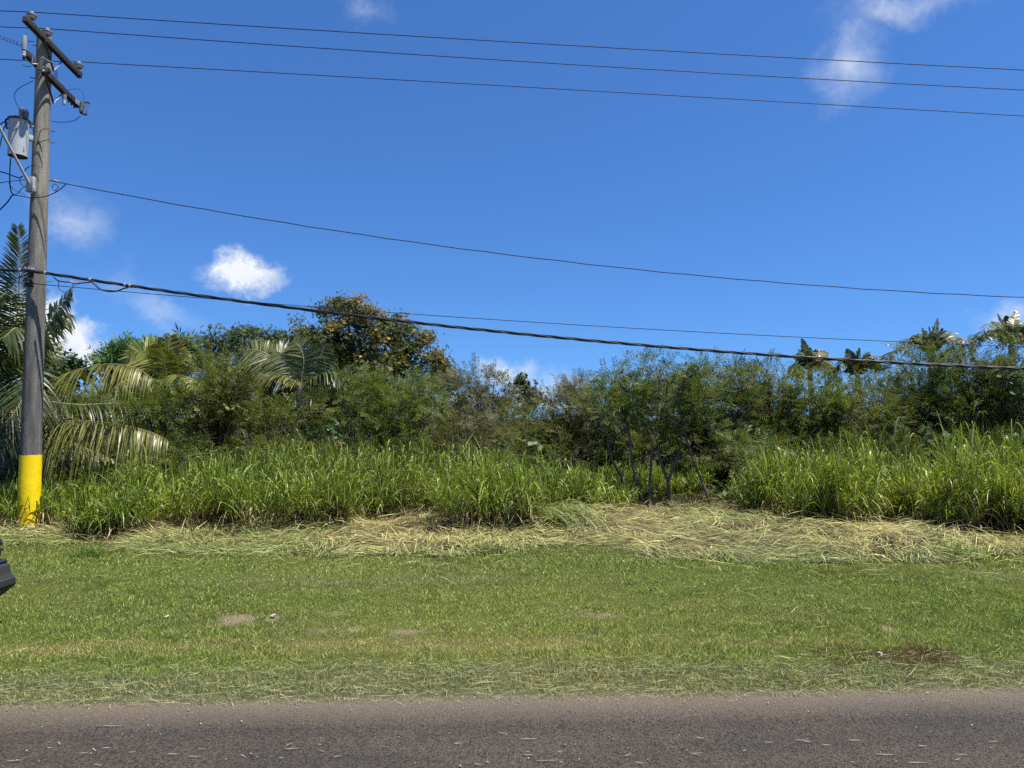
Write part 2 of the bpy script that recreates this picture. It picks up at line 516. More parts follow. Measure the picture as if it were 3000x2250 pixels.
l.new(vor.outputs['Distance'], bp.inputs['Height']); l.new(bp.outputs[0], b.inputs['Normal'])
road = Geo().add(V, np.stack([a, a + nx, a + nx + 1, a + 1], 1)).build('road', rm, smooth=True, col=False)
tag(road, 'dark worn asphalt road along the bottom', kind='structure')

# ------------------------------------------------------------------ utility pole
pb = ground_at(83, 1551); XP, YP = pb[0], pb[1]
PTOP = at(130, 103, YP)[2]
R0, R1 = .178, .122


def prad(z): return R0 + (R1 - R0) * z / PTOP


cm, t, n, l, b = mat('weathered_concrete')
co = node(t, 'ShaderNodeTexCoord'); ob = co.outputs['Object']
mp = node(t, 'ShaderNodeMapping'); mp.inputs['Scale'].default_value = (5, 5, .5); l.new(ob, mp.inputs['Vector'])
nz = node(t, 'ShaderNodeTexNoise', i_Scale=2.4, i_Detail=7.0, i_Roughness=.62); l.new(mp.outputs[0], nz.inputs['Vector'])
nf = node(t, 'ShaderNodeTexNoise', i_Scale=55.0, i_Detail=5.0, i_Roughness=.7); l.new(ob, nf.inputs['Vector'])
sx = node(t, 'ShaderNodeSeparateXYZ'); l.new(ob, sx.inputs[0])
hz = node(t, 'ShaderNodeMath', operation='MULTIPLY_ADD'); l.new(nz.outputs['Fac'], hz.inputs[0]); hz.inputs[1].default_value = 3.0; l.new(sx.outputs['Z'], hz.inputs[2])
mr = node(t, 'ShaderNodeMapRange'); mr.inputs['From Min'].default_value = 3.2; mr.inputs['From Max'].default_value = 8.2; l.new(hz.outputs[0], mr.inputs['Value'])
c1 = ramp(t, nz.outputs['Fac'], [(.3, (.06, .058, .055)), (.5, (.10, .096, .09)), (.72, (.16, .152, .14))])
c2 = ramp(t, nz.outputs['Fac'], [(.3, (.12, .11, .092)), (.7, (.27, .25, .205))])
cc = mixrgb(t, mr.outputs[0], c1, c2)
cc = mixrgb(t, 1.0, cc, ramp(t, nf.outputs['Fac'], [(.32, (.62, .62, .62)), (.5, (1, 1, 1)), (.72, (1.25, 1.24, 1.22))]), 'MULTIPLY')
l.new(cc, b.inputs['Base Color']); b.inputs['Roughness'].default_value = .9; b.inputs['Specular IOR Level'].default_value = .2
bp = node(t, 'ShaderNodeBump', i_Strength=.5, i_Distance=.008); l.new(nf.outputs['Fac'], bp.inputs['Height']); l.new(bp.outputs[0], b.inputs['Normal'])
M['concrete'] = cm

ym, t, n, l, b = mat('yellow_road_paint')
co = node(t, 'ShaderNodeTexCoord'); ob = co.outputs['Object']
nz = node(t, 'ShaderNodeTexNoise', i_Scale=9.0, i_Detail=5.0, i_Roughness=.6); l.new(ob, nz.inputs['Vector'])
nc = node(t, 'ShaderNodeTexNoise', i_Scale=13.0, i_Detail=4.0, i_Roughness=.55); l.new(ob, nc.inputs['Vector'])
nl = node(t, 'ShaderNodeTexNoise', i_Scale=1.7, i_Detail=2.0); l.new(ob, nl.inputs['Vector'])
yc = ramp(t, nz.outputs['Fac'], [(.3, (.70, .50, .002)), (.7, (.76, .56, .003))])
chip = ramp(t, nc.outputs['Fac'], [(.715, (0, 0, 0)), (.74, (1, 1, 1))])
yc = mixrgb(t, chip, yc, (.10, .07, .03))
l.new(yc, b.inputs['Base Color']); b.inputs['Roughness'].default_value = .55; b.inputs['Specular IOR Level'].default_value = .3
bumpmask = ramp(t, nl.outputs['Fac'], [(.5, (0, 0, 0)), (.66, (1, 1, 1))])
hgt = mixrgb(t, 1.0, nc.outputs['Fac'], bumpmask, 'MULTIPLY')
bp = node(t, 'ShaderNodeBump', i_Strength=.3, i_Distance=.015); l.new(hgt, bp.inputs['Height']); l.new(bp.outputs[0], b.inputs['Normal'])
M['yellow'] = ym

pole = empty('utility_pole', (XP, YP, 0), 'tall concrete utility pole with yellow painted base, crossarms and transformer', 'utility pole')
g = Geo()
zs = np.concatenate([np.linspace(-.3, PTOP - .02, 60), [PTOP, PTOP]])
rs = np.array([prad(z) for z in zs]); rs[-2] -= .02; rs[-1] = .001
g.lathe(list(zip(rs, zs)), (XP, YP, 0), sides=40)
sh = g.build('shaft', M['concrete'], pole, smooth=True, col=False)
YT = at(75, 1333, YP)[2]
g = Geo(); S = 72
a = np.linspace(0, 2 * np.pi, S, endpoint=False)
V = []
for k, z in enumerate([-.05, .0, YT * .5, YT, YT]):
    r = prad(max(z, 0)) + (.004 if k < 4 else .0005)
    top = .008 * wave(np.cos(a) * 3, np.sin(a) * 3, 31, 1.5, 4) if k >= 3 else 0
    V.append(np.stack([XP + r * np.cos(a), YP + r * np.sin(a), z + top + 0 * a], 1))
V = np.concatenate(V); i = np.arange(4)[:, None] * S; j = np.arange(S)[None]; jn = (j + 1) % S
g.add(V, np.stack([i + j, i + jn, i + S + jn, i + S + j], -1).reshape(-1, 4))
tag(g.build('painted_band', M['yellow'], pole, smooth=True, col=False), 'bright yellow paint round the base of the pole')

XA = XP + .17
armA = (at_x(72, 54, XA), at_x(235, 222, XA))
armB = (at_x(76, 156, XA), at_x(229, 309, XA))
arms = []
for A_, B_ in (armA, armB):
    g = Geo().beam(A_, B_, .085, .115, bev=.008)
    arms.append(g.build('crossarm', M['timber'], pole, col=False))


def on_arm(arm, s): return arm[0] + (arm[1] - arm[0]) * s


def pin_insulator(p, parent, r=.088, up=.10):
    g = Geo().tube([p + [0, 0, -.12], p + [0, 0, up]], .011, 8)
    pin = g.build('insulator_pin', M['darksteel'], parent, smooth=True, col=False)
    q = p + np.array([0, 0, up])
    prof = [(.02, -.035), (r * .62, -.04), (r * .88, -.02), (r * .9, -.008), (r * .5, .0), (r * .55, .012), (r * .97, .022), (r, .036), (r * .55, .052), (r * .4, .062), (r * .45, .075), (r * .42, .09), (.001, .095)]
    g = Geo().lathe(prof, q, sides=24)
    o = g.build('insulator', M['porcelain_white'], parent, smooth=True, col=False)
    return q + np.array([0, 0, .09])


def along(arm, px):
    """arm point whose image x is px"""
    lo, hi = 0., 1.
    for _ in range(40):
        m_ = (lo + hi) / 2; p = on_arm(arm, m_)
        dx = p[0] / (p[1] * math.cos(PITCH) + (p[2] - EYE) * math.sin(PITCH)) * FPX + 1500
        if dx < px: lo = m_
        else: hi = m_
    return on_arm(arm, lo)


ins = [pin_insulator(along(armA, px) + [0, 0, .057], arms[0]) for px in (92, 138, 230)]

# braces, bolts
for arm, px, pz in ((armA, 186, 208), (armB, 186, 303)):
    tip = at_x(155, pz, XP + .14)
    ai = arms[0] if arm is armA else arms[1]
    Geo().beam(tip, along(arm, px) + [-.02, 0, -.05], .008, .038, up=(1, 0, 0), bev=.001).build('brace', M['steel'], ai, col=False)
    Geo().beam(tip + [.012, 0, 0], along(arm, 118) + [.055, 0, -.04], .008, .036, up=(1, 0, 0), bev=.001).build('brace', M['darksteel'], ai, col=False)

for (px, py) in ((57, 79), (150, 385), (152, 412), (38, 235)):
    pass
for z, sgn in ((at(148, 378, YP)[2], 1), (at(148, 412, YP)[2], 1), (at(100, 235, YP)[2], -1), (at(105, 140, YP)[2], -1)):
    r = prad(z)
    d = np.array([.83, .55, 0]) * sgn
    c0 = np.array([XP, YP, z])
    Geo().tube([c0 + d * (r - .03), c0 + d * (r + .075)], .009, 8).build('step_bolt', M['darksteel'], pole, smooth=True, col=False)


def ribbed(p, axis, r, h, nrib, core):
    prof = [(.001, 0), (core, 0)]
    for k in range(nrib):
        z = h * (k + .5) / nrib
        prof += [(core, z - h / nrib * .38), (r, z - h / nrib * .05), (r, z + h / nrib * .08), (core, z + h / nrib * .3)]
    prof += [(core, h), (core * .5, h + .01), (core * .5, h + .035), (.001, h + .035)]
    return Geo().lathe(prof, p, axis, 20)


# fuse cutouts and arresters on the lower arm
p = along(armB, 66) + [.0, -.05, .03]
cut = Geo().lathe([(.001, 0), (.038, 0), (.040, .02), (.040, .235), (.036, .25), (.001, .25)], p + [0, 0, .0], sides=18).build('arrester', M['porcelain_grey'], pole, smooth=True, col=False)
Geo().lathe([(.001, -.02), (.03, -.02), (.034, -.05), (.026, -.07), (.034, -.10), (.02, -.125), (.001, -.13)], p, sides=16).build('insulator_cap', M['porcelain_white'], cut, smooth=True, col=False)
Geo().lathe([(.001, -.13), (.024, -.13), (.022, -.16), (.008, -.175), (.001, -.176)], p, sides=12).build('terminal', M['darksteel'], cut, smooth=True, col=False)

p0 = at_x(115, 206, XA + .10); p1 = at_x(123, 170, XA + .12)
o = ribbed(p0, p1 - p0, .052, np.linalg.norm(p1 - p0), 9, .032).build('fuse_cutout', M['porcelain_grey'], pole, smooth=True, col=False)
Geo().tube(bez([p1 + [0, 0, .03], at_x(135, 175, XA + .14), at_x(147, 180, XA + .12), at_x(157, 186, XA + .08)]), .012, 8).build('fuse_tube', M['steel'], o, smooth=True, col=False)
Geo().tube([at_x(94, 186, XA + .06), at_x(96, 165, XA + .08)], .012, 6).tube([at_x(94, 187, XA + .06), at_x(112, 188, XA + .08)], .012, 6).tube([at_x(102, 187, XA + .06), at_x(103, 168, XA + .08)], .010, 6).build('bracket', M['steel'], o, smooth=True, col=False)
Geo().tube([p0 + [0, 0, -.03], at_x(122, 208, XA + .1), at_x(129, 207, XA + .11)], .018, 8).build('clamp', M['steel'], o, smooth=True, col=False)

p0 = at_x(237, 327, XA + .05); p1 = at_x(243, 300, XA + .05)
o = ribbed(p0, p1 - p0, .045, np.linalg.norm(p1 - p0), 7, .03).build('fuse_cutout', M['porcelain_grey'], pole, smooth=True, col=False)
Geo().tube([at_x(241, 297, XA + .05), at_x(253, 299, XA + .05), at_x(262, 302, XA + .05)], .016, 8).tube([at_x(262, 298, XA + .05), at_x(257, 312, XA + .06), at_x(252, 333, XA + .06)], .012, 8).tube([at_x(236, 330, XA + .05), at_x(244, 334, XA + .05), at_x(253, 336, XA + .05)], .02, 8).build('fuse_tube', M['darksteel'], o, smooth=True, col=False)
p = along(armB, 186) + [.02, 0, -.05]
o = Geo().lathe([(.001, .0), (.042, 0), (.04, -.03), (.03, -.09), (.001, -.09)], p + [0, 0, -.03], sides=18).build('arrester', M['porcelain_grey'], pole, smooth=True, col=False)
Geo().lathe([(.001, -.12), (.026, -.12), (.03, -.15), (.024, -.17), (.032, -.20), (.02, -.225), (.001, -.23)], p, sides=16).build('insulator_cap', M['porcelain_white'], o, smooth=True, col=False)
for s_ in (.80, .86, .92):
    q = on_arm(armB, s_) + [0, 0, -.07]
    Geo().tube([q, q + [0, 0, -.055]], .014, 6).build('arm_bolt', M['darksteel'], arms[1], smooth=True, col=False)
q = on_arm(armB, .93) + [.05, 0, 0]
Geo().box(q, (.006, .13, .09), None, .001).build('arm_plate', M['steel'], arms[1], col=False)

# transformer
TT = at(56, 350, YP - .27); TB = at(52, 460, YP - .27)
TX, TY = (TT[0] + TB[0]) / 2, TT[1]
TR = .158
tz0, tz1 = TB[2] + .01, TT[2] - .03
tr = Geo().lathe([(.001, tz0 + .015), (TR * .93, tz0 + .015), (TR * .95, tz0), (TR, tz0), (TR, tz1), (TR + .012, tz1 + .002), (TR + .014, tz1 + .025), (TR * .93, tz1 + .045), (.001, tz1 + .06)], (TX, TY, 0), sides=40)
tank = tr.build('transformer', M['tank'], pole, smooth=True, col=False)
Geo().lathe([(TR - .01, tz0 - .001), (.001, tz0 - .0012)], (TX, TY, 0), sides=30).build('tank_base', M['darksteel'], tank, col=False)
Geo().lathe([(TR + .014, tz1 - .004), (TR + .018, tz1), (TR + .018, tz1 + .028), (TR + .010, tz1 + .034)], (TX, TY, 0), sides=40).build('lid_band', M['darksteel'], tank, smooth=True, col=False)
bq = at_x(62, 336, TX + .03); b1 = np.array([TX + .03, TY + .02, tz1 + .05])
ribbed(b1, (0, 0, 1), .047, .19, 8, .026).build('bushing', M['porcelain_grey'], tank, smooth=True, col=False)
b2 = np.array([TX + .13, TY - .02, tz1 - .01])
ribbed(b2, (.08, 0, 1), .047, .19, 8, .026).build('bushing', M['porcelain_grey'], tank, smooth=True, col=False)
for pz in (374, 412):
    z = at(92, pz, YP)[2]
    c0 = np.array([XP, YP, z]); d_ = nrm(np.array([TX - XP, TY - YP, 0]))
    Geo().beam(c0 + d_ * (prad(z) - .02), np.array([TX, TY, z]) - d_ * (TR - .02), .05, .09, bev=.004).build('mounting_bracket', M['tank'], tank, col=False)
    q = np.array([TX, TY, z]) - d_ * (TR + .005)
    Geo().box(q + [.0, 0, 0], (.05, .12, .10), None, .004).build('mounting_lug', M['tank'], tank, col=False)
vc = nrm(np.array([-TX, -TY, 0]))
side = np.array([-vc[1], vc[0], 0])
for dz, ds in ((.62, .02), (.57, .02)):
    q = np.array([TX, TY, tz0 + dz]) + vc * (TR + .002) + side * ds
    Geo().lathe([(.001, .0), (.012, .0), (.012, .006), (.001, .007)], q, vc, 10).build('bolt_hole', M['darksteel'], tank, col=False)
for dz, ds, hh in ((.13, .085, .10), (.60, .10, .06)):
    q = np.array([TX, TY, tz0 + dz]) + vc * (TR * .86) + side * ds
    Geo().box(q, (.016, .02, hh), None, .003).build('tank_lug', M['tank'], tank, col=False)
q = np.array([TX, TY, 0]) - side * (TR + .01)
Geo().tube(bez([q + [0, 0, tz0 + .66], q - side * .03 + [0, 0, tz0 + .62], q - side * .02 + [0, 0, tz0 + .53], q + [0, 0, tz0 + .47]]), .016, 8).build('terminal', M['darksteel'], tank, smooth=True, col=False)

# street light arm with its box
bz = at(104, 548, YP)[2]
bd = nrm(np.array([-.25, -.95, 0.]))
bc = np.array([XP, YP, 0]) + bd * (prad(bz) + .035) + np.array([0, 0, bz - .01])
Geo().box(bc, (.165, .075, .27), np.array([[bd[1], -bd[0], 0], [bd[0], bd[1], 0], [0, 0, 1]]), .006).build('junction_box', M['grey_paint'], pole, col=False)
s0 = bc + bd * .05 + [0, 0, .02]
s1 = at(0, 376, YP - .72); s2 = s1 + (s1 - s0) * .75; s3 = s2 + np.array([-.1, -.55, .12])
la = Geo().tube(bez([s0 + [.0, .02, -.01], s0 + (s1 - s0) * .5, s1, s2, s3], 40), .024, 12).build('lamp_arm', M['grey_paint'], pole, smooth=True, col=False)
hd = nrm(np.array([-.15, -1, .1])); hp = s3 + hd * .22
Geo().lathe([(.001, -.28), (.05, -.27), (.075, -.12), (.12, .05), (.12, .2), (.07, .32), (.001, .34)], hp, hd, 16).build('lamp_head', M['grey_paint'], la, smooth=True, col=False)
Geo().lathe([(.001, -.16), (.06, -.14), (.10, -.06), (.11, .02)], hp + hd * .1, (0, 0, 1), 16).build('lamp_lens', M['porcelain_white'], la, smooth=True, col=False)

# cable clamps on the front of the pole
cz = at(88, 800, YP)[2]; fd = nrm(np.array([.1, -1, 0.]))
cc0 = np.array([XP, YP, cz]) + fd * (prad(cz) + .05)
AX = np.array([[1, .1, 0], [-.1, 1, 0], [0, 0, 1]])
cl = Geo().box(cc0 + [-.02, 0, .03], (.17, .06, .035), AX, .006).build('cable_clamp', M['steel'], pole, col=False)
for dx in (-.06, 0, .05):
    Geo().tube([cc0 + [dx - .02, -.03, .015], cc0 + [dx - .02, -.03, .075]], .011, 6).build('clamp_bolt', M['steel'], cl, smooth=True, col=False)
Geo().beam(cc0 + [-.02, .06, -.0], cc0 + [-.02, .06, -.11], .09, .04, up=(0, 1, 0)).build('bracket', M['darksteel'], cl, col=False)
cz2 = at(90, 836, YP)[2]
cc2 = np.array([XP, YP, cz2]) + fd * (prad(cz2) + .02)
pl = Geo().box(cc2 + [-.03, 0, 0], (.13, .06, .11), AX, .004).build('anchor_plate', M['darksteel'], pole, col=False)
Geo().lathe([(.001, .0), (.02, 0), (.02, .02), (.001, .026)], cc2 + [-.03, -.03, .02], (0.1, -1, 0), 10).build('bolt_head', M['steel'], pl, col=False)
zf = at(118, 690, YP)[2]

# jumper wires: each a thin loop fixed to the pole
jumpers = [
    ([(62, 331), (42, 285), (52, 262), (80, 245), (98, 236)], -.05, .006),
    ([(100, 122), (84, 121), (66, 126), (62, 130)], -.05, .006),
    ([(66, 188), (74, 194), (92, 195)], -.05, .006),
    ([(236, 340), (215, 354), (180, 358), (150, 355)], .55, .006),
    ([(197, 265), (215, 261), (235, 264), (246, 282), (244, 294)], .5, .004),
    ([(22, 356), (10, 358), (0, 366), (-12, 385)], -.1, .011),
    ([(24, 360), (12, 375), (6, 400), (0, 425), (-10, 470)], -.1, .009),
    ([(31, 464), (29, 500), (29, 535), (33, 562), (40, 570)], -.12, .010),
    ([(-20, 498), (20, 508), (40, 516), (57, 521), (66, 516)], -.14, .011),
    ([(-20, 538), (25, 532), (50, 529), (80, 526)], -.16, .006),
    ([(-10, 624), (22, 592), (34, 574), (42, 571)], -.16, .011),
    ([(36, 571), (60, 574), (90, 579), (130, 576), (160, 565), (178, 553), (196, 537)], -.19, .008),
    ([(58, 524), (62, 540), (74, 546), (64, 552), (52, 566), (40, 572)], -.18, .006),
    ([(0, 537), (22, 533), (40, 555), (66, 567), (76, 576)], -.17, .004),
    ([(80, 490), (100, 485), (125, 492)], -.16, .004),
    ([(84, 490), (76, 495), (72, 505), (70, 516)], -.16, .008),
    ([(142, 378), (120, 382), (109, 420), (107, 424), (128, 412), (146, 410)], -.16, .006),
    ([(178, 553), (165, 560), (155, 555), (153, 546), (160, 540), (169, 544), (168, 553), (160, 559)], .0, .006),
    ([(150, 525), (158, 530), (165, 532)], .02, .008),
]
for pts, off, r in jumpers:
    P = bez([at(px, py, YP + off) for px, py in pts], 26)
    Geo().tube(P, r, 6).build('jumper_wire', M['wire'], pole, smooth=True, col=False)
wp = bez([at(px, py, YP - .21) for px, py in ((95, 541), (100, 552), (95, 563), (89, 568), (88, 578))], 20)
Geo().tube(wp, .006, 6).build('jumper_wire', M['porcelain_white'], pole, smooth=True, col=False)
# curly tie wire
tt = np.linspace(0, 1, 120)
base_ = at(0, 108, YP - .55)[None] * (1 - tt)[:, None] + at(58, 130, YP - .45)[None] * tt[:, None]
base_[:, 2] += .035 * np.sin(tt * 38) ; base_[:, 0] += .03 * np.cos(tt * 38)
Geo().tube(base_, .0035, 5).build('jumper_wire', M['wire'], pole, smooth=True, col=False)
base_ = at(163, 205, YP + .25)[None] * (1 - tt)[:, None] + at(164, 240, YP + .25)[None] * tt[:, None]
base_[:, 0] += .03 * np.sin(tt * 45); base_[:, 1] += .03 * np.cos(tt * 45)
Geo().tube(base_, .0035, 5).build('jumper_wire', M['wire'], pole, smooth=True, col=False)
# cable ties and splice hanging on the telephone cable are part of that cable, below

# ------------------------------------------------------------------ overhead lines
LDIR = .030


def span(p0, pix, d_of_x, xend=34.0, left=None):
    """sagging line from the pole through the image points pix (photo pixels); returns world points"""
    pts = [p0]
    for px, py in pix:
        d = YP
        for _ in range(12):
            q = at(px, py, d); d = d_of_x(q[0])
        pts.append(at(px, py, d))
    P = np.array(pts)
    cz_ = np.polyfit(P[:, 0] - p0[0], P[:, 2], 2) if len(P) > 2 else None
    k = np.polyfit(P[1:, 0] - p0[0], (P[1:, 2] - p0[2]) / (P[1:, 0] - p0[0]), 1)
    xs = np.linspace(p0[0], xend, 90)
    dx = xs - p0[0]
    z = p0[2] + dx * (k[0] * dx + k[1])
    y = np.array([p0[1] + (d_of_x(x) - d_of_x(p0[0])) for x in xs])
    return np.stack([xs, y, z], 1)


def leftpart(p0, slope, length=14.0, sag=.012):
    dx = np.linspace(length, 0, 24)[:-1]
    return np.stack([p0[0] - dx, p0[1] - dx * LDIR, p0[2] + slope * dx + sag * dx * dx], 1)


wires = [
    (ins[0], [(1000, 93), (2000, 152), (3000, 205)], .012, 'uppermost thin black power line, tied to the highest insulator'),
    (ins[1], [(1000, 145), (2000, 210), (3000, 263)], .012, 'second thin black power line from the top of the sky'),
    (ins[2], [(1000, 223), (2000, 288), (3000, 335)], .012, 'third power line down, tied to the far end of the upper crossarm'),
]
for p0, pix, r, lab in wires:
    f = lambda x, y0=p0[1], x0=p0[0]: y0 + LDIR * (x - x0)
    P = span(p0, pix, f)
    P = np.concatenate([leftpart(p0, .012 if p0 is not ins[2] else .0), P])
    w = Geo().tube(P, r * .62, 6).build('power_line', M['wire'], None, smooth=True, col=False)
    tag(w, lab, 'power line', 'power lines strung along the road')
# neutral service line from the deadend clamp
p0 = at(150, 530, YP + .12)
f = lambda x: p0[1] + LDIR * (x - p0[0])
P = span(p0, [(800, 648), (1500, 746), (2200, 817), (3000, 876)], f)
P[:, 2] += .006 * np.sin(np.arange(len(P)) * 2.3) * (np.arange(len(P)) > 2)
w = empty('service_line', p0, 'slack black service line leaving the pole just below the lamp bracket', 'power line', 'power lines strung along the road')
Geo().tube(P, .0085, 6).build('cable', M['wire'], w, smooth=True, col=False)
Geo().tube([p0 + [-.05, 0, .02], p0 + [.06, 0, 0], p0 + [.16, 0.003, -.015]], [.016, .024, .012], 8).build('dead_end_clamp', M['steel'], w, smooth=True, col=False)
for k in (.30, .42):
    q = p0 + [k, .01, -.03 * k * 3]
# thin telephone drop on the small plate
p0 = cc2 + np.array([-.03, -.05, .0])
f = lambda x: p0[1] + LDIR * .6 * (x - p0[0])
P = span(p0, [(700, 878), (1500, 952), (2200, 988), (2700, 1000), (3000, 1005)], f)
P = np.concatenate([leftpart(p0, .0), P])
tag(Geo().tube(P, .0065, 6).build('telephone_wire', M['wire'], None, smooth=True, col=False), 'thin wire from the black plate on the pole, crossing just over the thick cable', 'telephone wire')
# thick lashed telephone cable
p0 = cc0 + np.array([-.02, -.045, -.0])
f = lambda x: p0[1] + LDIR * (x - p0[0])
P = span(p0, [(500, 852), (1000, 926), (1500, 977), (2000, 1021), (2500, 1055), (3000, 1076)], f)
P = np.concatenate([leftpart(p0, -.003), P])
# resample finely for the twist
s_ = np.concatenate([[0], np.cumsum(np.linalg.norm(np.diff(P, axis=0), axis=1))])
sn = np.arange(0, s_[-1], .09)
P = np.stack([np.interp(sn, s_, P[:, k]) for k in range(3)], 1)
tc_ = empty('telephone_cable', p0, 'thick black lashed telephone cable, lowest line across the scene', 'telephone cable')
for k, (r, off, tw, ph) in enumerate(((.017, .014, 5.0, 0), (.016, .016, 5.0, 2.1), (.012, .018, 5.0, 4.2))):
    ang = sn * tw + ph
    Q = P + off * np.stack([0 * ang, np.cos(ang), np.sin(ang)], 1)
    Geo().tube(Q, r, 7).build('strand', M['black'], tc_, smooth=True, col=False)
for px, py in ((66, 802), (131, 804), (268, 826), (372, 840), (382, 842)):
    q = at(px, py, f(at(px, py, YP)[0]) - .0)
    i_ = np.argmin(np.linalg.norm(P - q, axis=1)); q = P[i_]; T_ = nrm(P[i_ + 1] - P[i_])
    Geo().tube([q - T_ * .018, q + T_ * .018], .036, 10).build('cable_tie', M['steel'], tc_, smooth=True, col=False)
off = -.06
sp = lambda pts, r, nm='splice_cable', m='black': Geo().tube(bez([at(px, py, p0[1] + LDIR * (at(px, py, YP)[0] - p0[0]) + off) for px, py in pts], 26), r, 7).build(nm, M[m], tc_, smooth=True, col=False)
sp([(156, 811), (170, 822), (190, 826), (208, 826), (225, 830), (250, 828), (268, 826)], .012)
sp([(268, 826), (280, 836), (295, 848), (320, 854), (345, 852), (360, 846), (376, 842)], .014)
sp([(168, 822), (172, 830), (172, 845), (180, 852), (188, 855)], .006)
sp([(214, 833), (214, 842), (208, 848), (202, 852)], .006)
sp([(66, 803), (56, 812), (40, 818), (0, 821), (-60, 822)], .008)
sp([(82, 806), (66, 808), (58, 818), (54, 836)], .006)
sp([(206, 825), (216, 828), (230, 829)], .022, 'splice_clamp', 'steel')
for px in (212, 220, 228):
    sp([(px, 821), (px + 1, 837)], .009, 'clamp_bolt', 'steel')

# ------------------------------------------------------------------ parked car at the left edge
M['carpaint'] = noisy_mat('dark_blue_black_car_paint', (.008, .010, .018), (.011, .014, .024), 3, .28, spec=.6)
M['plastic'] = noisy_mat('grained_black_plastic', (.016, .017, .018), (.026, .027, .028), 60, .62, bump=.15, bscale=200)
M['rubber'] = noisy_mat('tyre_rubber', (.015, .015, .015), (.03, .03, .03), 30, .8)
M['alloy'] = noisy_mat('wheel_alloy', (.35, .36, .37), (.45, .46, .47), 20, .35, metal=.8)
gl, t, n, l, b = mat('car_glass')
b.inputs['Base Color'].default_value = (.02, .025, .03, 1); b.inputs['Roughness'].default_value = .05; b.inputs['Specular IOR Level'].default_value = .8
M['glass'] = gl
ln_, t, n, l, b = mat('lamp_glass')
b.inputs['Base Color'].default_value = (.55, .57, .6, 1); b.inputs['Roughness'].default_value = .1; b.inputs['Specular IOR Level'].default_value = .8
M['lens'] = ln_
CY = 5.15
nose = at(41, 1690, CY + 1.9)
CX = nose[0]
car = empty('parked_car', (CX - 2.3, CY + .95, 0), 'black car with bulky plastic front bumper, half cut off beside the yellow pole', 'car')


def slab(prof, y0, y1, bev, taper=0.0):
    """side profile (x back from the nose, z) swept across the car's width, edges rounded"""
    bm = bmesh.new()
    a = [bm.verts.new((CX + x, CY + y0, z)) for x, z in prof]
    bm.faces.new(a)
    r = bmesh.ops.extrude_face_region(bm, geom=bm.faces[:])
    for v in [e for e in r['geom'] if isinstance(e, bmesh.types.BMVert)]: v.co.y = CY + y1
    bmesh.ops.recalc_face_normals(bm, faces=bm.faces[:])
    if taper:
        for v in bm.verts:
            if v.co.z > 1.02: v.co.y = CY + .95 + (v.co.y - CY - .95) * (1 - taper * (v.co.z - 1.02))
    bmesh.ops.bevel(bm, geom=bm.edges[:], offset=bev, segments=3, affect='EDGES', profile=.6, clamp_overlap=True)
    return bm


def bm_obj(name, bm, m, parent):
    me = bpy.data.meshes.new(name); bm.to_mesh(me); bm.free()
    for f in me.polygons: f.use_smooth = True
    me.materials.append(m)
    o = bpy.data.objects.new(name, me); COL.objects.link(o)
    o.parent = parent; o.matrix_parent_inverse = parent.matrix_basis.inverted()
    return o


body = bm_obj('body', slab([(-.14, .70), (-.11, .79), (-.16, .86), (-.7, .95), (-1.35, 1.03), (-4.3, 1.03), (-4.55, .95), (-4.6, .45), (-4.2, .33), (-.32, .33), (-.16, .5)], .02, 1.88, .035), M['carpaint'], car)
bm_obj('cabin', slab([(-1.25, 1.0), (-1.95, 1.52), (-2.3, 1.6), (-3.9, 1.58), (-4.4, 1.02)], .08, 1.82, .05, .28), M['carpaint'], car)
bm_obj('windscreen', slab([(-1.36, 1.06), (-1.92, 1.48), (-1.96, 1.46), (-1.42, 1.05)], .22, 1.68, .008, .28), M['glass'], car)
for s0_, s1_ in ((.065, .10), (1.80, 1.835)):
    bm_obj('side_window', slab([(-1.62, 1.08), (-2.02, 1.46), (-2.85, 1.50), (-2.85, 1.08)], s0_, s1_, .006, .28), M['glass'], car)
    bm_obj('side_window', slab([(-2.93, 1.08), (-2.93, 1.50), (-3.75, 1.48), (-4.05, 1.12)], s0_, s1_, .006, .28), M['glass'], car)
# hood lip, grille, lamps, bumper
bm_obj('hood_edge', slab([(-.085, .765), (-.075, .79), (-.10, .835), (-.16, .862), (-.3, .88), (-.3, .76)], .05, 1.85, .018), M['carpaint'], car)
gr = bm_obj('grille', slab([(-.115, .60), (-.10, .73), (-.13, .745), (-.28, .745), (-.28, .60)], .42, 1.48, .006), M['plastic'], car)
for z in (.63, .665, .70):
    bm_obj('grille_bar', slab([(-.095, z), (-.09, z + .02), (-.12, z + .022), (-.12, z)], .44, 1.46, .003), M['plastic'], gr)
for y0, y1 in ((.035, .40), (1.50, 1.865)):
    hl = bm_obj('headlight', slab([(-.115, .62), (-.10, .70), (-.12, .735), (-.36, .75), (-.36, .63)], y0, y1, .014), M['glass'], car)
    bm_obj('lamp_strip', slab([(-.090, .655), (-.087, .695), (-.11, .698), (-.11, .655)], y0 + .03, y1 - .05, .004), M['lens'], hl)
    bm_obj('lamp_trim', slab([(-.085, .718), (-.080, .738), (-.20, .752), (-.20, .728)], y0 - .008, y1, .005), M['plastic'], hl)
bmp = bm_obj('bumper', slab([(-.075, .605), (-.045, .575), (-.028, .50), (-.005, .46), (0, .40), (-.015, .355), (-.06, .315), (-.16, .235), (-.42, .215), (-.5, .34), (-.5, .60)], -.005, 1.905, .014), M['plastic'], car)
bm_obj('bumper_top', slab([(-.085, .60), (-.055, .612), (-.09, .628), (-.34, .63), (-.34, .60)], .0, 1.90, .008), M['carpaint'], bmp)
bm_obj('corner_guard', slab([(-.02, .47), (.006, .45), (.010, .39), (-.01, .355), (-.08, .345), (-.09, .42), (-.07, .468)], -.022, .30, .010), M['plastic'], bmp)
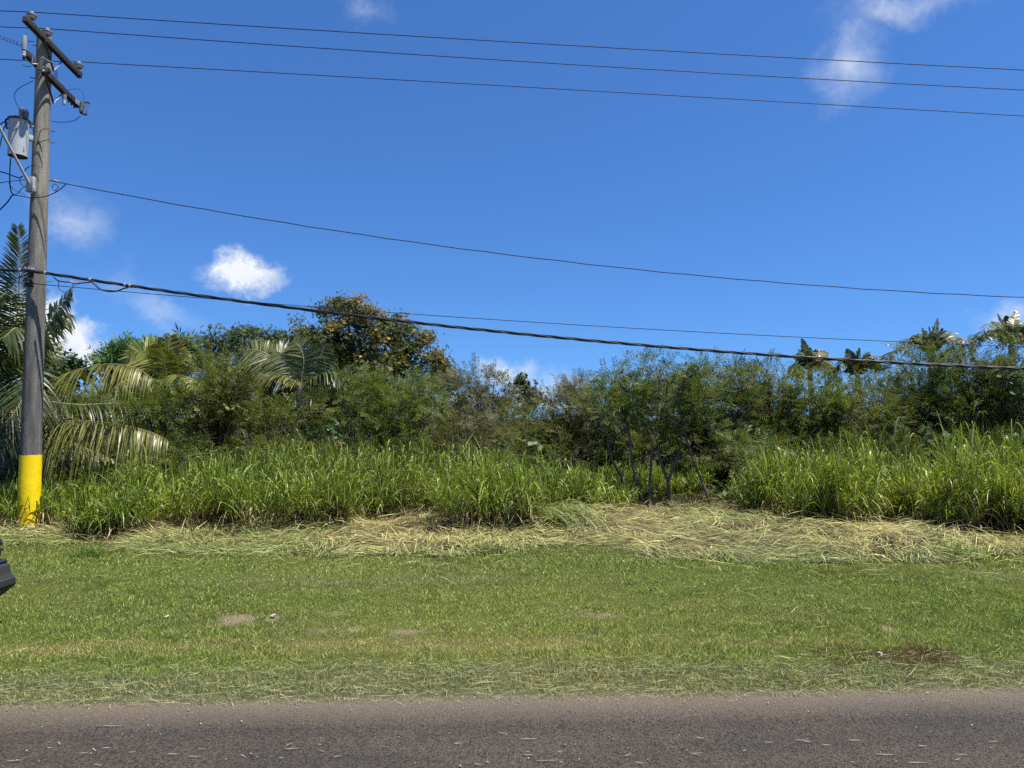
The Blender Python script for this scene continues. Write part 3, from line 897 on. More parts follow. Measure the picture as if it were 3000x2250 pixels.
bm_obj('corner_guard', slab([(-.02, .47), (.006, .45), (.010, .39), (-.01, .355), (-.08, .345), (-.09, .42), (-.07, .468)], 1.60, 1.922, .010), M['plastic'], bmp)
bm_obj('air_intake', slab([(-.11, .50), (-.10, .555), (-.25, .56), (-.25, .49)], -.009, .05, .004), M['rubber'], bmp)
for wx in (-.88, -3.55):
    for wy, sd in ((.02, -1), (1.88, 1)):
        c0 = np.array([CX + wx, CY + wy, .36])
        tp = [(.21, -.11), (.30, -.115), (.345, -.10), (.36, -.06), (.36, .06), (.345, .10), (.30, .115), (.21, .11), (.21, -.11)]
        wh = Geo().lathe(tp, c0 + [0, -sd * .09, 0], (0, sd, 0), 32).build('wheel', M['rubber'], car, smooth=True, col=False)
        g = Geo().lathe([(.001, .04), (.05, .045), (.06, .02), (.19, .0), (.215, .03), (.215, -.1)], c0 + [0, -sd * .05, 0], (0, sd, 0), 32)
        for k in range(5):
            a_ = k * 2 * math.pi / 5
            e_ = np.array([math.cos(a_), 0, math.sin(a_)])
            g.beam(c0 + [0, -sd * .02, 0] + e_ * .04, c0 + [0, -sd * .02, 0] + e_ * .20, .04, .05, up=(0, 1, 0), bev=.005)
        g.build('rim', M['alloy'], wh, smooth=False, col=False)
        Geo().lathe([(.36, -.02), (.40, -.02), (.44, .0), (.44, .03), (.38, .035), (.37, .0), (.36, -.02)], c0 + [0, -sd * .012, 0], (0, sd, 0), 32).build('wheel_arch', M['plastic'], car, smooth=True, col=False)
for yy, sd in ((.0, -1), (1.9, 1)):
    bm_obj('mirror', slab([(-1.62, 1.06), (-1.58, 1.12), (-1.62, 1.2), (-1.74, 1.2), (-1.76, 1.08)], yy - .13 if sd < 0 else yy - .02, yy + .06 if sd < 0 else yy + .14, .02), M['carpaint'], car)

# ------------------------------------------------------------------ foliage tools
def strips(g, P0, D, Wv, Ln, width, grav, nseg, col, prof='blade'):
    """n bent tapering blades: P0, D (unit), Wv (unit) n x 3, the rest per blade"""
    n = len(P0); s = np.linspace(0, 1, nseg + 1)
    Ln = np.broadcast_to(Ln, (n,)); width = np.broadcast_to(width, (n,)); grav = np.broadcast_to(grav, (n,))
    C = P0[:, None] + D[:, None] * (Ln[:, None] * s)[..., None]
    C[:, :, 2] -= grav[:, None] * Ln[:, None] * s ** 2
    if prof == 'blade': p = (1 - s ** 2.2) * (.55 + .9 * np.minimum(s * 3, 1)) / 1.4
    elif prof == 'leaf': p = np.sin(np.pi * (s * .93 + .04)) ** .8
    else: p = 1 - .75 * s
    p = np.maximum(p, .04)
    h = .5 * width[:, None] * p
    V = np.stack([C - Wv[:, None] * h[..., None], C + Wv[:, None] * h[..., None]], 2)       # n, nseg+1, 2, 3
    k = 2 * (nseg + 1)
    i = np.arange(n)[:, None] * k; j = 2 * np.arange(nseg)[None]
    Q = np.stack([i + j, i + j + 1, i + j + 3, i + j + 2], -1).reshape(-1, 4)
    g.add(V.reshape(-1, 3), Q, None, np.repeat(col, k, 0))


def scatter(g, tv, tq, P, R, S, col):
    n, k = len(P), len(tv)
    V = np.einsum('nij,kj->nki', R, tv) * np.asarray(S).reshape(-1, 1, 1) + P[:, None]
    Q = (np.arange(n)[:, None, None] * k + np.asarray(tq)[None]).reshape(-1, 4)
    g.add(V.reshape(-1, 3), Q, None, np.repeat(col, k, 0))


def frames(D, Nrm):
    y = nrm(D); x = nrm(np.cross(y, Nrm)); z = np.cross(x, y)
    return np.stack([x, y, z], -1)


def rdir(n, rng):
    v = rng.normal(size=(n, 3)); return nrm(v)


def leaf_quad(base, d, side, L, w):
    b = np.asarray(base, float); d = np.asarray(d, float); s = np.asarray(side, float)
    return [b, b + d * L * .45 - s * w / 2, b + d * L, b + d * L * .45 + s * w / 2]


def template(leaves):
    V, Q = [], []
    for lf in leaves:
        k = len(V); V += lf; Q.append((k, k + 1, k + 2, k + 3))
    return np.array(V), np.array(Q)


def T_feather(npair=7, L=.22, pl=.085, pw=.016, seed=1):
    r = random.Random(seed); lv = []
    for i in range(npair):
        y = L * (.12 + .88 * i / (npair - 1)); zz = -.18 * (y / L) ** 2 * L
        for s in (-1, 1):
            a = math.radians(r.uniform(42, 68)); ll = pl * (1 - .25 * abs(i / (npair - 1) - .45)) * r.uniform(.8, 1.1)
            d = np.array([s * math.sin(a), math.cos(a), -r.uniform(.05, .45)]); d /= np.linalg.norm(d)
            sd = np.cross(d, [0, 0, 1]); sd /= np.linalg.norm(sd)
            lv.append(leaf_quad((0, y, zz), d, sd, ll, pw))
    return template(lv)


def T_rosette(nl=9, L=.2, w=.05, droop=.5, seed=1, spread=1.0):
    r = random.Random(seed); lv = []
    for i in range(nl):
        a = i * 2.399 + r.uniform(-.3, .3); e = r.uniform(-.2, .7) - droop
        d = np.array([math.cos(a) * math.cos(e) * spread, .35 + r.uniform(-.1, .3), math.sin(a) * math.cos(e) * spread]); d[2] -= droop * .5
        d /= np.linalg.norm(d)
        sd = np.cross(d, [r.uniform(-.4, .4), 1, r.uniform(-.4, .4)]); sd /= np.linalg.norm(sd)
        lv.append(leaf_quad((0, r.uniform(-.05, .03), 0), d, sd, L * r.uniform(.7, 1.15), w * r.uniform(.8, 1.15)))
    return template(lv)


FEATHER = [T_feather(6, .23, .092, .0175, k) for k in range(3)]
MANGO = [T_rosette(10, .23, .062, .35, k) for k in range(3)]
LANCE = [T_rosette(9, .30, .045, .55, k + 9) for k in range(3)]
BROAD = [T_rosette(6, .13, .085, .2, k + 20) for k in range(3)]
HEART = [T_rosette(3, .17, .15, .3, k + 30, .8) for k in range(3)]
PODS = []
for k in range(2):
    r = random.Random(k)
    PODS.append(template([leaf_quad((0, 0, 0), nrm(np.array([r.uniform(-.45, .45), r.uniform(-.45, .45), -1])), nrm(np.array([r.uniform(-1, 1), r.uniform(-1, 1), .01])), r.uniform(.10, .15), .02) for _ in range(5)]))


def build_plant(name, label, cat, group, d, blobs, base=None, temps=FEATHER, dens=330, pal=((.07, .105, .03), (.10, .13, .04)), leafmat='leaf',
                clump=.24, size=1.0, trunk_r=.04, pods=0.0, bark='bark', special=None, seed=0, up=.35, twig=.5, depth=.85, stems=None, droopn=0.0):
    rng = np.random.default_rng(1000 + seed)
    B = []
    for bl in blobs:
        px, py, rx, ry = bl[:4]
        dd = d + (bl[4] if len(bl) > 4 else rng.uniform(-.35, .35))
        k = dd / FPX
        B.append((at(px, py, dd), np.array([rx * k, max(rx * k * depth, .45), ry * k])))
    ctr = np.mean([b_[0] for b_ in B], 0)
    if base is None: base = np.array([ctr[0], ctr[1], 0.0])
    else: base = np.array([at(base, 1300, d)[0], d, 0.0])
    root = empty(name, base, label, cat, group)
    gl_, gt, gp = Geo(), Geo(), Geo()
    # trunk and limbs
    fork = base * .45 + ctr * .55; fork[2] = ctr[2] * .36
    if stems is None:
        tr_ = bez([base + [0, 0, -.1], base * .6 + fork * .4 + rng.normal(0, .05, 3) * [1, 1, 0], fork], 10)
        gt.tube(tr_, np.linspace(trunk_r, trunk_r * .7, len(tr_)), 7)
        starts = [fork] * len(B)
    else:
        starts = []
        for si, st in enumerate(stems):
            P = bez([at(px, py, d + (st[0][2] if len(st[0]) > 2 else 0)) for px, py in [q[:2] for q in st]], 14)
            if si == 0: P[0, 2] = min(P[0, 2], -.05)
            gt.tube(P, np.linspace(trunk_r, trunk_r * .6, len(P)) * (.75 if si else 1), 7); starts.append(P[-1])
        starts = [min(starts, key=lambda q: np.linalg.norm(q - b_[0])) for b_ in B]
    kk = len(temps)
    allP, allD, allN, allC, allS = [], [], [], [], []
    for (c, r), st in zip(B, starts):
        mid = (st + c) / 2 + rng.normal(0, .12, 3) * r
        lb = bez([st, mid, c + [0, 0, r[2] * .2]], 9)
        gt.tube(lb, np.linspace(trunk_r * .62, trunk_r * .22, len(lb)), 6)
        area = math.pi * r[0] * r[2]
        nl = int(dens * area / size ** 2); nc = max(8, int(area / (clump * clump) * 1.15))
        v = rdir(nc, rng); v[:, 2] = v[:, 2] * .85 + .12; v = nrm(v)
        rad = rng.uniform(.25, 1.0, nc) ** .55
        rad *= 1 + .16 * rng.normal(size=nc)
        cc_ = c + v * r * rad[:, None]
        cc_[:, 2] = np.maximum(cc_[:, 2], .35)
        for q in cc_[rng.random(nc) < twig]:
            t0 = lb[rng.integers(2, len(lb))]
            m_ = (t0 + q) / 2 + rng.normal(0, .08, 3); m_[2] -= .04
            gt.tube(bez([t0, m_, q], 5), np.linspace(trunk_r * .2, .004, 4)[:len(bez([t0, m_, q], 5))], 3, cap=False)
        w = rng.lognormal(0, .5, nc); ci = rng.choice(nc, nl, p=w / w.sum())
        off = rng.normal(size=(nl, 3)) * clump * np.array([1, 1, .75]) * .55
        P = cc_[ci] + off
        P[:, 2] = np.maximum(P[:, 2], .1)
        D = nrm(off / clump + v[ci] * .8 + rng.normal(0, .55, (nl, 3)) + [0, 0, up])
        Nn = nrm(rng.normal(0, .55, (nl, 3)) + [0, 0, 1.0 - droopn])
        tcl = rng.normal(.5, .28, nc)[ci] + rng.normal(0, .22, nl); tcl = np.clip(tcl, 0, 1)[:, None]
        C = np.asarray(pal[0]) * (1 - tcl) + np.asarray(pal[1]) * tcl
        if special is not None:
            C = special(C, P, cc_, ci, c, r, rng)
        C = C * rng.lognormal(0, .13, nl)[:, None]
        allP.append(P); allD.append(D); allN.append(Nn); allC.append(C); allS.append(size * rng.uniform(.75, 1.2, nl))
        if pods:
            npd = int(pods * area); pi = rng.integers(0, nc, npd)
            PP = cc_[pi] + rng.normal(size=(npd, 3)) * clump * .5; PP[:, 2] += .05
            Cp = np.array([.085, .055, .035]) * rng.lognormal(0, .35, npd)[:, None]
            gr_ = rng.random(npd) < .35; Cp[gr_] = np.array([.17, .15, .12]) * rng.lognormal(0, .2, gr_.sum())[:, None]
            tv, tq = PODS[rng.integers(0, 2)]
            a_ = rng.uniform(0, 6.28, npd); z0 = np.zeros(npd)
            Rm = np.stack([np.stack([np.cos(a_), -np.sin(a_), z0], -1), np.stack([np.sin(a_), np.cos(a_), z0], -1), np.stack([z0, z0, z0 + 1], -1)], 1)
            scatter(gp, tv, tq, PP, Rm, rng.uniform(.8, 1.3, npd), Cp)
    P, D, Nn, C, S = (np.concatenate(q) for q in (allP, allD, allN, allC, allS))
    Rm = frames(D, Nn); pick = rng.integers(0, kk, len(P))
    for q in range(kk):
        m_ = pick == q
        if m_.any(): scatter(gl_, temps[q][0], temps[q][1], P[m_], Rm[m_], S[m_], C[m_])
    gt.build('trunk', M[bark], root, smooth=True, col=False)
    tag(gl_.build('crown', M[leafmat], root), kind='stuff')
    if gp.n: tag(gp.build('seed_pods', M['straw'], root), 'dry brown seed pods', kind='stuff')
    return root


# ------------------------------------------------------------------ broadleaf trees behind
def flush(prob, col=(.33, .17, .05), side=None):
    def f(C, P, cc_, ci, c, r, rng):
        nc = len(cc_)
        h = (cc_[:, 2] - c[2]) / r[2]
        hit = rng.random(nc) < np.clip(prob * (.35 + 1.3 * h), 0, 1)
        m_ = hit[ci] & (rng.random(len(ci)) < .75)
        C = C.copy(); C[m_] = np.asarray(col) * rng.lognormal(0, .25, m_.sum())[:, None]
        return C
    return f


TREES = 'broadleaf trees rising behind the thicket'
MANG = ((.085, .112, .027), (.20, .215, .055))
build_plant('mango_tree', 'tall round mango tree with orange young leaves, highest crown in the scene', 'tree', TREES, 31,
            [(1010, 925, 75, 55), (1090, 955, 80, 55), (950, 985, 80, 60), (1030, 1010, 90, 60), (1130, 1020, 90, 65), (1200, 1000, 70, 50), (900, 985, 45, 50),
             (1240, 1060, 70, 55), (1280, 1100, 45, 55), (1310, 1085, 22, 34), (1130, 1090, 120, 60), (990, 1075, 90, 55), (1180, 950, 35, 28), (1030, 890, 40, 22)],
            temps=MANGO, dens=74, pal=MANG, leafmat='gloss_leaf', clump=.34, size=.47, trunk_r=.22, bark='palebark', special=flush(.34, (.38, .245, .065)), seed=1, twig=.25)
build_plant('mango_tree', 'dark green flat topped tree between young palm and tall orange tipped tree', 'tree', TREES, 30,
            [(650, 1000, 50, 38), (710, 985, 60, 32), (780, 985, 60, 30), (840, 1000, 45, 34), (720, 1030, 110, 45), (620, 1025, 30, 35)],
            temps=MANGO, size=.5, dens=62, pal=((.06, .10, .034), (.135, .18, .062)), leafmat='gloss_leaf', clump=.3, trunk_r=.18, bark='palebark', seed=2, twig=.25)
build_plant('slender_leaved_tree', 'bright green tree with long narrow leaves just right of the pole', 'tree', TREES, 24,
            [(385, 1010, 55, 32), (345, 1040, 55, 35), (310, 1055, 32, 28), (420, 1035, 50, 35), (380, 1080, 90, 50)],
            temps=LANCE, dens=75, pal=((.075, .165, .032), (.15, .26, .055)), clump=.3, trunk_r=.1, seed=3, droopn=.2)
build_plant('slender_leaved_tree', 'bright green narrow leaved tree with few red shoots, above yellowish young palm', 'tree', TREES, 24.5,
            [(520, 1015, 60, 28), (475, 1030, 45, 30), (560, 1035, 50, 32), (520, 1060, 90, 45), (440, 1018, 20, 14)],
            temps=LANCE, dens=75, pal=((.09, .155, .032), (.165, .24, .05)), clump=.3, trunk_r=.1, seed=4, special=flush(.14, (.22, .06, .04)), droopn=.2)
build_plant('small_leaved_tree', 'small dark tree with rounded leaves showing directly beside the grey pole shaft', 'tree', TREES, 23,
            [(165, 1035, 22, 24), (155, 1075, 42, 40), (185, 1085, 35, 35), (215, 1060, 20, 26), (220, 1095, 32, 34), (160, 1120, 60, 40)],
            temps=BROAD, dens=170, pal=((.04, .075, .025), (.075, .12, .04)), leafmat='gloss_leaf', clump=.2, trunk_r=.07, seed=5)
build_plant('small_leaved_tree', 'lone small glossy tree standing up against the cloud near the middle', 'tree', TREES, 23,
            [(1535, 1120, 28, 22), (1550, 1150, 34, 30), (1540, 1180, 36, 30), (1570, 1175, 30, 26), (1525, 1105, 14, 10)],
            temps=BROAD, dens=190, pal=((.045, .075, .03), (.10, .13, .06)), leafmat='gloss_leaf', clump=.17, trunk_r=.06, seed=6)
build_plant('small_leaved_tree', 'tiny light green broad leaved treetop beside the lone glossy tree', 'tree', TREES, 22.5,
            [(1482, 1168, 22, 18), (1485, 1195, 28, 22)], temps=BROAD, dens=190, pal=((.06, .10, .03), (.10, .15, .045)), leafmat='gloss_leaf', clump=.16, trunk_r=.05, seed=7)

# ------------------------------------------------------------------ feathery thicket
TH = 'feathery shrubs of the roadside thicket'
G1 = ((.090, .135, .024), (.185, .225, .048)); G2 = ((.098, .130, .030), (.185, .200, .055)); GY = ((.14, .14, .08), (.235, .22, .14)); G3 = ((.078, .125, .024), (.155, .200, .042))
shrubs = [
    (19.5, [(330, 1210, 120, 75), (300, 1270, 130, 70)], None, G1, .5, 'low feathery shrub behind the long drooping palm fronds', {}),
    (16.9, [(520, 1165, 100, 45), (450, 1200, 110, 55), (480, 1270, 130, 60)], None, G1, .5, 'dense feathery shrub below the yellowish young palm', {}),
    (18.6, [(640, 1110, 120, 70), (700, 1150, 110, 80), (640, 1200, 140, 80), (650, 1270, 140, 60)], 615, G2, .5, 'wide feathery shrub with thin dark trunk, between the two young palms', {}),
    (16.8, [(880, 1205, 75, 50), (810, 1225, 90, 60), (850, 1275, 110, 50)], None, G2, .5, 'dark feathery shrub wrapped in vines under the middle palm', {}),
    (18.4, [(1010, 1130, 110, 60), (1040, 1190, 150, 80), (1020, 1265, 150, 60)], None, G1, .5, 'broad green feathery shrub in front of the tall orange tipped tree', {}),
    (18.2, [(1180, 1150, 110, 60), (1220, 1200, 130, 75), (1190, 1270, 130, 55)], None, G1, .5, 'green feathery shrub under the lower right flank of the orange tipped tree', {}),
    (20.5, [(1390, 1115, 60, 38), (1430, 1140, 55, 45), (1340, 1150, 70, 50), (1400, 1180, 100, 60), (1480, 1215, 80, 50)], None, GY, 1.5, 'grey brown twiggy shrub with pods right of the orange tipped tree', {}),
    (17.6, [(1360, 1240, 90, 50), (1390, 1285, 100, 50)], None, ((.12, .10, .06), (.16, .16, .06)), 1.5, 'low brownish half dry shrub with bare twigs behind the tall grass', {}),
    (19.5, [(1560, 1240, 120, 50), (1520, 1280, 130, 45), (1640, 1280, 110, 45)], None, G2, .8, 'low green shrub filling the dip below the lone glossy tree', {}),
    (19.8, [(1700, 1150, 70, 50), (1660, 1180, 90, 55), (1720, 1210, 100, 60), (1690, 1265, 120, 60)], None, GY, 1.8, 'grey brown feathery shrub covered in pods, left of the bare trunks', {}),
    (18.8, [(1830, 1150, 90, 60), (1960, 1160, 100, 60), (1880, 1230, 120, 60), (2000, 1240, 110, 60), (1860, 1300, 120, 50), (2000, 1305, 110, 50)], None, G2, 1.0, 'dark feathery shrub filling in behind the bare saplings', {}),
    (18.0, [(2120, 1110, 80, 55), (2150, 1150, 90, 70), (2120, 1220, 120, 80), (2150, 1280, 120, 60)], None, G2, 2.0, 'feathery shrub hung with dark pods, right of the bare trunks', {}),
    (18.6, [(2250, 1120, 90, 60), (2280, 1180, 100, 70), (2270, 1260, 130, 65)], None, G2, 1.6, 'brownish feathery shrub left of the smallest far palm', {}),
    (18.2, [(2400, 1145, 110, 55), (2390, 1200, 120, 70), (2400, 1270, 130, 60)], None, G1, 1.5, 'feathery shrub straight below the smallest far palm', {}),
    (18.0, [(2560, 1160, 100, 55), (2550, 1215, 120, 70), (2570, 1275, 130, 55)], 2545, G2, 1.5, 'feathery shrub with forked dark trunk below the two middle far palms', {}),
    (18.4, [(2690, 1090, 110, 50), (2700, 1150, 120, 70), (2680, 1220, 130, 75), (2700, 1280, 130, 50)], 2735, G3, 1.6, 'taller green feathery shrub under the palm with raised fronds', {}),
    (18.0, [(2830, 1070, 100, 55), (2850, 1140, 120, 80), (2840, 1220, 130, 80), (2850, 1280, 130, 50)], None, G2, 1.8, 'brown tinged feathery shrub just left of the last dark trunk', {}),
    (17.6, [(2970, 1060, 110, 60), (2990, 1130, 120, 80), (2970, 1220, 130, 80), (3000, 1280, 130, 50)], 2952, G2, 1.5, 'tallest feathery shrub with upright dark trunk at the right border', {}),
    (18.5, [(3180, 1080, 130, 70), (3190, 1170, 150, 90), (3190, 1260, 150, 70)], None, G1, 1.0, 'feathery shrub mostly beyond the right border', {}),
    (18.5, [(120, 1230, 120, 80), (60, 1270, 150, 70), (-120, 1230, 150, 90)], None, G1, .5, 'feathery shrub behind the big palm and the pole', {}),
]
for k, (d, bl, base, pal, pods, lab, kw) in enumerate(shrubs):
    mx_ = float(np.mean([q[0] for q in bl])); bl = bl + [(mx_ - 50, 1325, 95, 40, -.7), (mx_ + 60, 1335, 95, 40, -.6)]
    build_plant('feathery_shrub', lab, 'shrub', TH, d, bl, base, dens=290, size=1.15, pal=pal, pods=pods * 20, seed=20 + k, clump=.2 if k % 2 else .24, up=.3, twig=.75, trunk_r=.045, **kw)
# saplings with visible stems in front of the gap
SG = 'slim bare trunked saplings in the gap of the tall grass'
sap = [
    ([[(1900, 1496), (1904, 1420), (1909, 1332), (1911, 1295), (1890, 1250), (1864, 1199)], [(1911, 1296), (1930, 1250), (1949, 1186), (1955, 1120)]],
     [(1905, 1075, 55, 40), (1935, 1110, 65, 55), (1860, 1150, 65, 55), (1900, 1180, 90, 50)], 'slim sapling with straight trunk forking high into a wide V'),
    ([[(1960, 1518), (1959, 1460), (1957, 1405)], [(1957, 1410), (1942, 1370), (1930, 1330), (1925, 1290)], [(1957, 1410), (1975, 1365), (1990, 1320), (2000, 1250)]],
     [(2005, 1105, 60, 50), (2000, 1165, 70, 60), (1960, 1240, 70, 50), (1930, 1290, 40, 30)], 'stout stump like sapling with low V fork, nearest the straw'),
    ([[(2088, 1502), (2068, 1440), (2048, 1391), (2022, 1322), (2000, 1250), (1990, 1180)]],
     [(2050, 1100, 55, 50), (2055, 1170, 70, 60), (2060, 1240, 70, 50), (2010, 1290, 55, 35)], 'sapling leaning steeply to the left, beside the tall grass on the right'),
    ([[(1886, 1482), (1868, 1420), (1855, 1370), (1849, 1340), (1845, 1280)]],
     [(1810, 1110, 60, 50), (1790, 1160, 70, 55), (1820, 1220, 80, 55), (1850, 1300, 40, 35)], 'thin grey sapling leaning left beside the straight forked one'),
    ([[(1848, 1450), (1822, 1400), (1795, 1352), (1780, 1300)]],
     [(1760, 1200, 60, 50), (1765, 1270, 70, 50), (1740, 1310, 50, 30)], 'leftmost leaning sapling at the edge of the cleared gap'),
]
for k, (st, bl, lab) in enumerate(sap):
    build_plant('sapling', lab, 'sapling', SG, 15.6, [q for q in bl if q[1] < 1270], None, dens=165, pal=G3 if k % 2 else G1, pods=24, seed=60 + k, clump=.2, stems=st, trunk_r=.038 if k != 1 else .055, twig=.9)
build_plant('sapling', 'small light green sapling with fern like leaves in front of dark thicket', 'sapling', None, 15.2, [(2190, 1300, 45, 25), (2235, 1320, 50, 35), (2265, 1300, 35, 25)], 2220, dens=160, pal=((.08, .13, .035), (.15, .19, .06)), seed=70, clump=.16, trunk_r=.014, size=1.25)
# far row closing the horizon
far = [(26, -60, 1120), (26.5, 170, 1140), (25, 420, 1090), (25, 640, 1080), (26, 860, 1085), (26, 1040, 1095), (26, 1230, 1120), (27, 1480, 1240), (26.5, 1700, 1210), (26, 1930, 1150), (27, 2180, 1150), (26, 2420, 1170), (27, 2680, 1150), (26, 2930, 1120), (27, 3150, 1120)]
where = ['at the extreme left behind the big palm', 'behind the pole and small dark tree', 'behind the yellowish young palm', 'between the two young palms', 'behind the middle palm',
         'under the trunk of the orange tipped tree', 'beneath the right flank of the orange tipped tree', 'under the white cloud by the lone tree', 'behind the grey pod covered shrub', 'behind the bare trunked saplings',
         'behind the pod hung shrub right of the saplings', 'below the smallest far palm', 'below the raised frond palm', 'below the largest far palm', 'beyond the right border']
for k, (d, px, py) in enumerate(far):
    build_plant('background_shrub', 'dark rear shrub glimpsed ' + where[k], 'shrub', 'rear row of shrubs behind the thicket', d, [(px, py + 45, 140, 50), (px + 60, py + 90, 150, 60), (px - 30, py + 130, 150, 60)],
                temps=BROAD, dens=100, pal=((.07, .09, .025), (.12, .14, .04)), clump=.4, seed=90 + k, twig=.12, size=1.5)

# leafy undergrowth on the ground below the thicket
rng = np.random.default_rng(151); n = 7000
y = rng.uniform(16.2, 25, n); x = rng.uniform(-1, 1, n) * (y * .78 + .5)
hz0 = .25 + .55 * np.clip((y - 16.2) / 4, 0, 1)
P = np.stack([x, y, rng.random(n) ** .8 * hz0 * (1 + .5 * wave(x, y, 155, 1.5, 3)) + .03], 1)
D = nrm(rng.normal(size=(n, 3)) + [0, 0, .6]); Nn = nrm(rng.normal(0, .6, (n, 3)) + [0, 0, 1]); m_ = rng.random(n)[:, None]
C = (np.array([.06, .09, .02]) * (1 - m_) + np.array([.15, .175, .045]) * m_) * rng.lognormal(0, .2, n)[:, None]
g = Geo(); pk = rng.integers(0, 3, n)
for q in range(3):
    k_ = pk == q; scatter(g, BROAD[q][0], BROAD[q][1], P[k_], frames(D, Nn)[k_], rng.uniform(1.2, 2.2, k_.sum()), C[k_])
tag(g.build('undergrowth', M['leaf'], None), 'dark leafy undergrowth on the ground beneath the thicket', 'undergrowth', None, 'stuff')

# vines with large pale leaves
VN = 'leafy vines climbing in the thicket'
for k, (bl, lab, d, pal) in enumerate([
    ([(950, 1190, 45, 35), (985, 1205, 40, 40), (870, 1150, 30, 28)], 'pale heart leaved vine hanging under the middle palm', 18.3, ((.06, .12, .045), (.14, .20, .10))),
    ([(950, 1265, 60, 22), (900, 1260, 40, 25)], 'low heart leaved vine patch above the tall grass, below the middle palm', 17.2, ((.05, .12, .04), (.10, .18, .08))),
    ([(1540, 1300, 60, 16), (1470, 1298, 30, 12)], 'whitish green vine leaves just above the grass near the middle', 17.0, ((.14, .19, .10), (.22, .27, .17))),
    ([(2720, 1255, 20, 18), (2745, 1275, 30, 10), (2765, 1290, 20, 8)], 'trailing strand of broad bluish vine leaves in the right thicket', 16.6, ((.09, .16, .09), (.16, .24, .14))),
    ([(2960, 1120, 30, 30), (2940, 1160, 20, 28), (2985, 1080, 20, 20)], 'heart leaved vine climbing the tallest shrub at right', 17.2, ((.06, .12, .035), (.12, .19, .07))),
    ([(650, 1150, 40, 25), (580, 1205, 25, 25), (690, 1195, 25, 18)], 'yellowing vine leaves on the wide shrub between the young palms', 17.4, ((.16, .17, .04), (.26, .24, .08))),
]):
    build_plant('vine', lab, 'vine', VN, d, bl, temps=HEART, dens=60, pal=pal, leafmat='gloss_leaf', clump=.14, seed=120 + k, trunk_r=.008, twig=.3, depth=.5)

# ------------------------------------------------------------------ coconut palms
def frond(root, path, Lmax, n, rng, droop=.5, cols=((.07, .11, .03), (.13, .16, .05)), rr=.016, fold=.25, w=.028, skip=.08, tip=.35, upv=None):
    P = bez(path, 40); m = len(P)
    seg = np.concatenate([[0], np.cumsum(np.linalg.norm(np.diff(P, axis=0), axis=1))]); tot = seg[-1]
    o = Geo().tube(P, np.linspace(rr, rr * .18, m), 6).build('frond', M['rachis'], root, smooth=True, col=False)
    n = int(n * 1.35); t_ = np.linspace(.10, 1, n); s_ = t_ * tot
    C = np.stack([np.interp(s_, seg, P[:, k]) for k in range(3)], 1)
    C2 = np.stack([np.interp(np.minimum(s_ + .05, tot), seg, P[:, k]) for k in range(3)], 1)
    C1 = np.stack([np.interp(np.maximum(s_ - .05, 0), seg, P[:, k]) for k in range(3)], 1)
    T = nrm(C2 - C1)
    U = np.array([0, 0, 1.0]) if upv is None else np.asarray(upv, float)
    S = nrm(np.cross(T, U) + 1e-6); U2 = nrm(np.cross(S, T))
    g = Geo()
    for sg in (-1, 1):
        keep = rng.random(n) > skip
        fw = .25 + tip * t_ ** 2 + rng.normal(0, .06, n)
        D = nrm(S * sg + T * fw[:, None] * 1.25 + U2 * (fold - .3 * t_ + rng.normal(0, .06, n))[:, None])
        Wv = nrm(T - D * np.sum(T * D, 1, keepdims=True))
        Wv = nrm(Wv + U2 * rng.normal(0, .25, n)[:, None])
        Ln = Lmax * np.clip(np.sin(np.pi * (t_ * .8 + .16)) ** .7, .12, 1) * rng.uniform(.85, 1.1, n)
        mixc_ = np.clip(rng.normal(.5, .28, n) + .2 * t_, 0, 1)[:, None]
        c = np.asarray(cols[0]) * (1 - mixc_) + np.asarray(cols[1]) * mixc_
        c = c * rng.lognormal(0, .15, n)[:, None]
        old = rng.random(n) < .05; c[old] = np.array([.25, .19, .09])
        strips(g, C[keep], D[keep], Wv[keep], Ln[keep], w, np.broadcast_to(droop, n)[keep] * rng.uniform(.45, 1.6, n)[keep], 4, c[keep], 'leaf')
    tag(g.build('leaflets', M['frond'], o), kind='stuff')
    return o


def palm(name, label, group, base, crown, d, fr, trunk_r=.13, seed=0, nl=60):
    rng = np.random.default_rng(500 + seed)
    b0 = np.array(base, float); c0 = np.array(crown, float)
    root = empty(name, b0, label, 'palm', group)
    P = bez([b0 + [0, 0, -.1], b0 * .5 + c0 * .5 + [.1, 0, 0], c0], 24)
    rad = np.linspace(trunk_r * 1.3, trunk_r, len(P)) * (1 + .04 * (np.arange(len(P)) % 2))
    Geo().tube(P, rad, 10).build('trunk', M['husk'], root, smooth=True, col=False)
    for f in fr:
        kw = dict(f[1]) if len(f) > 1 else {}
        pts = [c0 + [0, 0, -.03]] + [at(q[0], q[1], d + (q[2] if len(q) > 2 else 0)) for q in f[0]]
        frond(root, pts, kw.pop('L', .6), kw.pop('n', nl), rng, **kw)
    return root


